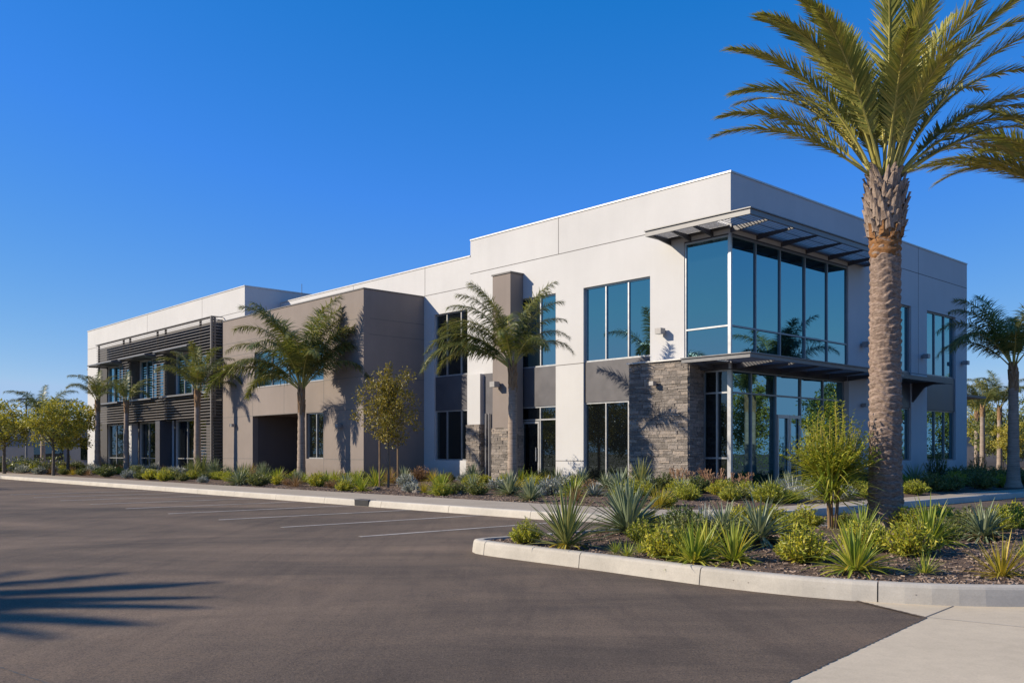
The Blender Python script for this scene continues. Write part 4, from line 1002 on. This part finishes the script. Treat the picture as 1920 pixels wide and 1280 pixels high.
def sticks(seed):
    r = random.Random(seed); b = MB()
    def br(p, d, L, rad, lev):
        q = p+d*L; b.tube([p, p.lerp(q, .5)+rdir(r)*L*.05, q], [rad, rad*.9, rad*.75], 5, 0, r.random(), True)
        if lev:
            for _ in range(r.choice((2, 3))): br(q, (d+rdir(r)*.45+Vector((0, 0, .25))).normalized(), L*r.uniform(.6, .85), rad*.75, lev-1)
    for i in range(15):
        a = i*2.4; br(Vector((math.cos(a)*.06, math.sin(a)*.06, 0)), Vector((math.cos(a)*.55, math.sin(a)*.55, 1)).normalized(), r.uniform(.16, .26), .014, 3)
    return b
proto('pencil_plant', [sticks(31), sticks(32)], [L_STICK])
def smooth_plants():
    for k in ('agave', 'yucca', 'flax_clump', 'yellow_flax'):
        for me in P[k]: me.polygons.foreach_set('use_smooth', [False]*len(me.polygons))
DESC = {'lime_shrub': 'lime green leafy shrub', 'green_shrub': 'dark green leafy shrub', 'flax_clump': 'bright strap leaf clump', 'agave': 'grey green agave rosette', 'yucca': 'spiky green yucca',
        'silver_clump': 'silver blue succulent clump', 'rust_grass': 'rusty brown grass clump', 'grass_tuft': 'small green grass tuft', 'yellow_flax': 'yellow strap leaf clump', 'dark_upright': 'dark upright bush', 'pencil_plant': 'pinkish pencil plant'}
CAT = {'agave': 'agave', 'yucca': 'yucca', 'rust_grass': 'grass clump', 'grass_tuft': 'grass clump'}
PLANTS = []
def plant(kind, x, y, s, z=None, label=None, var=None, sq=1.0, area='bed'):
    me = P[kind][(var if var is not None else rnd.randrange(99)) % len(P[kind])]
    o = link(kind, me, (x, y, z if z is not None else (bed_z(x, y) if area == 'bed' else isl_z(x, y))), rnd.uniform(0, 6.28), (s*rnd.uniform(.9, 1.1), s*rnd.uniform(.9, 1.1), s*sq*rnd.uniform(.9, 1.1)))
    o['category'] = CAT.get(kind, 'shrub'); o['group'] = {'bed': 'shrubs in the bed along the office', 'island': 'shrubs in the planted island'}[area]
    if label: o['label'] = label
    PLANTS.append((o, kind, x, y, s, area)); return o
# island plants, from the kerb back
IS = [('lime_shrub', .20, 13.35, 0.80, 'low leafy shrub at the narrow tip of the planted island'), ('yucca', .76, 12.85, 0.95, 'large spiky yucca next to the island tip'), ('agave', 1.78, 14.0, 1.30, 'full dark agave behind the large yucca on the island'),
      ('grass_tuft', 1.48, 11.75, 0.90, 'tiny grass tuft before the dark agave, furthest from the kerb joint'), ('grass_tuft', 1.68, 12.0, 0.80, None), ('grass_tuft', 1.38, 12.2, 0.70, None),
      ('flax_clump', 2.2, 11.05, 1.00, 'wide bright green clump hugging the island kerb'), ('lime_shrub', 1.95, 11.6, 0.98, None), ('flax_clump', 2.5, 11.75, 0.78, None), ('flax_clump', 2.65, 10.95, 0.82, None),
      ('agave', 3.3, 12.2, 1.0, 'grey green agave with dry skirt before the tall bush'), ('agave', 3.05, 13.2, 0.85, None), ('lime_shrub', 4.0, 13.1, 0.85, None), ('lime_shrub', 3.45, 10.75, 0.98, None), ('grass_tuft', 4.15, 10.7, 0.74, None), ('green_shrub', 2.9, 11.9, 0.78, None),
      ('flax_clump', 3.75, 9.98, 1.05, 'large glossy strap leaf clump by the kerb below the tall palm'), ('grass_tuft', 4.45, 9.85, 1.00, 'small grass tuft on bare mulch near the yellow clump'), ('yellow_flax', 5.22, 9.75, 0.98, 'yellow strap leaf clump at the right end of the island kerb'),
      ('lime_shrub', 4.75, 10.9, 0.98, None), ('flax_clump', 5.25, 11.5, 0.94, None), ('lime_shrub', 4.35, 11.3, 0.86, None), ('green_shrub', 5.6, 12.0, 0.86, None), ('agave', 6.5, 12.6, 0.86, None), ('lime_shrub', 6.15, 14.0, 1.01, None), ('lime_shrub', 6.85, 14.6, 1.01, None), ('lime_shrub', 7.3, 13.7, 0.94, None),
      ('green_shrub', 6.6, 13.1, 0.86, None), ('lime_shrub', 8.0, 14.6, 0.94, None), ('rust_grass', 7.6, 14.9, 0.80, None), ('lime_shrub', 8.6, 15.6, 1.01, None), ('yellow_flax', 6.25, 10.6, 0.70, None), ('grass_tuft', 5.9, 10.5, 0.90, None),
      ('lime_shrub', 2.2, 14.9, 0.78, None), ('silver_clump', 2.75, 14.6, 1.00, None), ('silver_clump', 3.2, 15.2, 1.10, None), ('lime_shrub', 3.6, 14.3, 0.94, None), ('green_shrub', 2.5, 13.3, 0.94, None), ('lime_shrub', 4.3, 15.2, 0.94, None), ('lime_shrub', 5.0, 15.6, 0.94, None), ('green_shrub', 3.9, 15.9, 0.86, None), ('lime_shrub', 1.85, 13.0, 0.70, None), ('green_shrub', 2.45, 12.7, 0.85, None),
      ('flax_clump', 4.7, 12.3, 0.80, None), ('lime_shrub', 7.5, 16.1, 0.86, None), ('lime_shrub', 9.0, 14.4, 0.94, None), ('green_shrub', 8.2, 13.2, 0.86, None), ('grass_tuft', 5.2, 13.1, 1.00, None), ('lime_shrub', 5.3, 14.6, 0.62, None)]
for k, x, y, s, lab in IS: plant(k, x, y, s, None, lab, (0 if y > 13.6 else 1) if k == 'agave' else None, area='island')
# tall feathery bush left of the palm trunk
x, y = 5.02, 14.35; t = thing('tall_bush', (x, y, isl_z(x, y)), 'tall feathery lime bush on thin pale stems left of the date palm trunk', 'bush')
r = random.Random(77); b = MB()
for i in range(5):
    a = i*1.9; b.tube([(math.cos(a)*.05, math.sin(a)*.05, -.1), (math.cos(a)*.09, math.sin(a)*.09, .45), (math.cos(a)*.13, math.sin(a)*.13, .85)], [.03, .025, .02], 6)
link('stem', b.build('stem', [WOOD], None, True, True), parent=t)
b = MB()
for i in range(330):
    a = r.uniform(0, 6.28); e = R(r.uniform(-8, 72)); o = Vector((math.cos(a), math.sin(a), 0)); z = r.uniform(.40, 1.0)
    blade(b, Vector((o.x*.1, o.y*.1, z)), o*math.cos(e)+Vector((0, 0, math.sin(e))), Vector((0, 0, 1)), r.uniform(.5, .85), .030, .5, 5, r.random(), .2)
link('strap_leaves', b.build('strap_leaves', [L_FLAX], None, False, True), parent=t)
b = MB()
for i in range(95):
    a = i*2.4; q = math.sqrt((i+.5)/95); o = Vector((math.cos(a), math.sin(a), 0)); base = Vector((o.x*.15, o.y*.15, .85)); H = (2.02-.95*q**1.3)*r.uniform(.92, 1.05); tip = o*.72*q*r.uniform(.85, 1.15)+Vector((0, 0, H))
    b.tube([base, base.lerp(tip, .5)+o*.05, tip], [.010, .008, .003], 4, 1, .5, False)
    for k in range(46):
        tt = .12+.88*(k+r.random())/40; p = base.lerp(tip, tt)+o*.05*(1-abs(2*tt-1)); aa = r.uniform(0, 6.28); d = Vector((math.cos(aa), math.sin(aa), .55)).normalized()
        leaf(b, p, d, (rdir(r)+Vector((0, 0, 1.5))).normalized(), r.uniform(.07, .13)*(1.15-.5*tt), .022, r.random())
link('feathery_top', b.build('feathery_top', [L_LIME, L_YEL], None, False, True), parent=t)

# bed along the office: hand placed features, then drifts of shrubs
def up(kind, u, v, s, lab=None, sq=1.0): p = W(u, v, 0); return plant(kind, p.x, p.y, s, None, lab, None, sq)
up('yucca', 2.2, -1.9, 1.05, 'tall yellow green yucca against the stone wall')
up('yellow_flax', 2.35, -2.3, 1.0, 'yellow clump crowding the yucca by the stone wall'); up('green_shrub', 1.5, -1.5, 1.2)
for u, v, s in [(.7, -1.6, 1.25), (-.1, -1.1, 1.3), (-.5, -.2, 1.1)]: up('pencil_plant', u, v, s)
up('silver_clump', -1.9, .6, 1.6); up('agave', -1.4, 1.2, 1.0); up('silver_clump', -2.3, 1.3, 1.5)
for u, v, s in [(4.6, -2.2, 1.0), (3.7, -2.0, 1.0), (5.2, -1.6, 1.1)]: up('agave', u, v, s)
up('yellow_flax', 14.2, -3.6, 1.3, 'yellow clump below the shaded window by the taupe box'); up('rust_grass', 13.7, -3.9, 1.5, 'tall tan grass clump below the shaded window')
up('rust_grass', 14.6, -1.7, 1.6); up('yellow_flax', 25.0, -4.4, 1.5); up('rust_grass', 24.4, -4.6, 1.5, 'orange brown bush before the entry recess')
up('agave', 28.6, -4.6, 1.6); up('yucca', 29.6, -4.8, 1.5); up('yucca', 28.9, -5.6, 1.2)
for u, v in [(13.6, -5.6), (12.8, -5.2)]: up('flax_clump', u, v, 1.3)
KW = {'near': [('lime_shrub', 5), ('green_shrub', 3), ('silver_clump', 1.6), ('agave', 1.2), ('rust_grass', .5), ('flax_clump', 1.5), ('yellow_flax', .6)],
      'mid': [('lime_shrub', 3), ('green_shrub', 3), ('silver_clump', 3), ('agave', 2.2), ('rust_grass', 1.5), ('flax_clump', 1.2), ('yucca', .6), ('yellow_flax', .5)],
      'far': [('lime_shrub', 2.5), ('green_shrub', 4), ('silver_clump', 4), ('rust_grass', 1.8), ('agave', 1), ('yellow_flax', .6)]}
def pick(tab):
    s = sum(w_ for _, w_ in tab); q = rnd.random()*s
    for k, w_ in tab:
        q -= w_
        if q <= 0: return k
    return tab[0][0]
placed = [UV(o.location.x, o.location.y) for o, *_ in PLANTS] + [(6.2, -4.04), (19.1, -4.9), (30.07, -4.87), (11.2, -5.8), (11.0, -6.1), (39, -4.9), (43.8, -4.9)]
def clearof(u, v, d):
    if v > -3.75 and 16.2 < u < 30.6: return False
    if v > -2.65 and u > 30: return False
    if v > -1.1 and u > 8.5 and u < 13.4: return False
    if v > -.95 and -.2 < u < 30: return False
    return all(abs(a-u)+abs(c-v) > d for a, c in placed)
def drift(n, u0, u1, v0, v1, tab, s0, s1, d):
    k = 0; tr = 0
    while k < n and tr < n*40:
        tr += 1; u = rnd.uniform(u0, u1); v = rnd.uniform(v0, v1)
        if not clearof(u, v, d): continue
        placed.append((u, v)); up(pick(tab), u, v, rnd.uniform(s0, s1)); k += 1
drift(44, -3.6, 6.4, -7.9, -1.0, KW['near'], .9, 1.35, .62)
drift(30, 6.4, 16.4, -8.0, -1.2, KW['mid'], .8, 1.3, .85)
drift(36, 16.4, 30.5, -8.1, -3.9, KW['mid'], .8, 1.35, .95)
drift(62, 30.5, 57, -8.1, -2.9, KW['far'], .95, 1.6, 1.0)
drift(26, 57, 73, -8.2, -1.5, KW['far'], 1.1, 1.7, 1.3)
KB = [('green_shrub', 5), ('lime_shrub', 1), ('agave', .6)]
def driftB(n, u0, u1, v0, v1, tab, s0, s1, d):
    k = 0; tr = 0
    while k < n and tr < n*40:
        tr += 1; u = rnd.uniform(u0, u1); v = rnd.uniform(v0, v1)
        if any(abs(a-u)+abs(c-v) < d for a, c in placed): continue
        placed.append((u, v)); up(pick(tab), u, v, rnd.uniform(s0, s1)); k += 1
driftB(14, -4.4, -2.4, -4, 4, [('lime_shrub', 4), ('green_shrub', 2), ('silver_clump', 2)], .9, 1.4, .8)
driftB(40, -4.3, -.7, 6, 24, KB, 1.1, 1.7, .95)
up('dark_upright', -.9, 13.9, 1.25, 'dark spiky bush against the shaded white wall by the tall window'); up('dark_upright', -.8, 18.6, 1.0, 'dark spiky bush at the shaded far corner of the right front')
# rocks
def rock(x, y, s, z, lab, seed):
    r = random.Random(seed); bm = bmesh.new(); bmesh.ops.create_icosphere(bm, subdivisions=3, radius=1)
    for v in bm.verts:
        n = mnoise.fractal(v.co*1.1+Vector((seed*3.1, 0, 0)), 1.0, 2.0, 4); v.co *= 1+.28*n; v.co.z *= .55
    me = bpy.data.meshes.new('rock'); bm.to_mesh(me); bm.free(); me.materials.append(ROCK)
    o = link('rock', me, (x, y, z), r.uniform(0, 6), s); tag(o, lab, 'rock', 'pale rocks in the mulch')
q = W(5.6, -6.9, 0); rock(q.x, q.y, .22, bed_z(q.x, q.y)+.04, 'pale low rock by the foot of the palm before the glass door', 1)
q = W(6.9, -7.6, 0); rock(q.x, q.y, .16, bed_z(q.x, q.y)+.03, 'small pale rock beside the walkway near the glass door palm', 2)
rock(8.5, 14.9, .3, isl_z(8.5, 14.9)+.06, 'tan boulder among shrubs at the right of the island', 3); rock(7.9, 15.3, .22, isl_z(7.9, 15.3)+.05, 'smaller tan boulder left of the large island boulder', 4)
q = W(10.3, -6.9, 0); rock(q.x, q.y, .14, bed_z(q.x, q.y)+.03, 'small pale rock near the staked tree', 5)

# ------------------------------------------------------------------ labels for the shrubs that are not named by hand
LM = [(-3.5, 'near the walkway corner'), (0, 'before the glass corner'), (2.5, 'before the stone wall'), (5.0, 'before the triple window'), (7.3, 'before the white pier'), (9.2, 'before the glass door'), (11.2, 'by the staked tree'), (14.5, 'before the shaded window'),
      (17.5, 'before the taupe box corner'), (20.6, 'before the small taupe window'), (24.3, 'before the entry recess'), (28.6, 'before the taupe wall lamp'), (31.5, 'by the wing door'), (34.5, 'before the first wing window'), (40.2, 'before the dark wing column'), (46, 'before the white wing column'), (51, 'at the louvre end'), (55, 'before the white end wall'), (60, 'under the yellow green trees'), (68, 'under the far end trees')]
LMB = [(2, 'by the entry glass'), (8, 'in shade by the entry'), (12, 'shaded by the sun shelf'), (16, 'shaded below the far window'), (20, 'shaded at the far corner'), (25, 'by the shaded palm')]
LMI = [((.3, 13), 'near the island tip'), ((1.8, 14), 'around the dark agave'), ((2.1, 10.8), 'around the wide kerb clump'), ((3.3, 12.3), 'around the dry skirted agave'), ((3.7, 9.9), 'beside the glossy kerb clump'), ((5.0, 14.4), 'around the tall bush'), ((5.9, 14.4), 'around the date palm foot'), ((5.2, 10), 'behind the yellow clump'), ((8.2, 15), 'by the tan boulders'), ((7, 13.2), 'right of the date palm')]
def size_word(kind, s): return 'small' if s < 1.0 else 'large' if s > 1.28 else 'medium'
by = {}
for o, kind, x, y, s, area in PLANTS:
    if 'label' in o: continue
    u, v = UV(x, y)
    if area == 'island': lm = min(LMI, key=lambda q: math.hypot(q[0][0]-x, q[0][1]-y))[1]; row = ''
    elif u < -.2 and v > -1: lm = min(LMB, key=lambda q: abs(q[0]-v))[1]; row = 'by the kerb' if u < -3 else 'near the wall'
    else:
        lm = min(LM, key=lambda q: abs(q[0]-u))[1]; row = 'by the walkway' if v < -6.8 else 'at the wall' if v > (-4.6 if u > 16 else -2.4) else 'mid bed'
    lab = ' '.join(q for q in (size_word(kind, s), DESC[kind], row, lm) if q)
    by.setdefault(lab, []).append((x/max(y, 1), o))
ORD = ['first', 'second', 'third', 'fourth', 'fifth', 'sixth', 'seventh', 'eighth']
for lab, lst in by.items():
    lst.sort(key=lambda q: q[0])
    for i, (_, o) in enumerate(lst):
        o['label'] = lab if len(lst) == 1 else lab + ', ' + ORD[i] + ' from left'
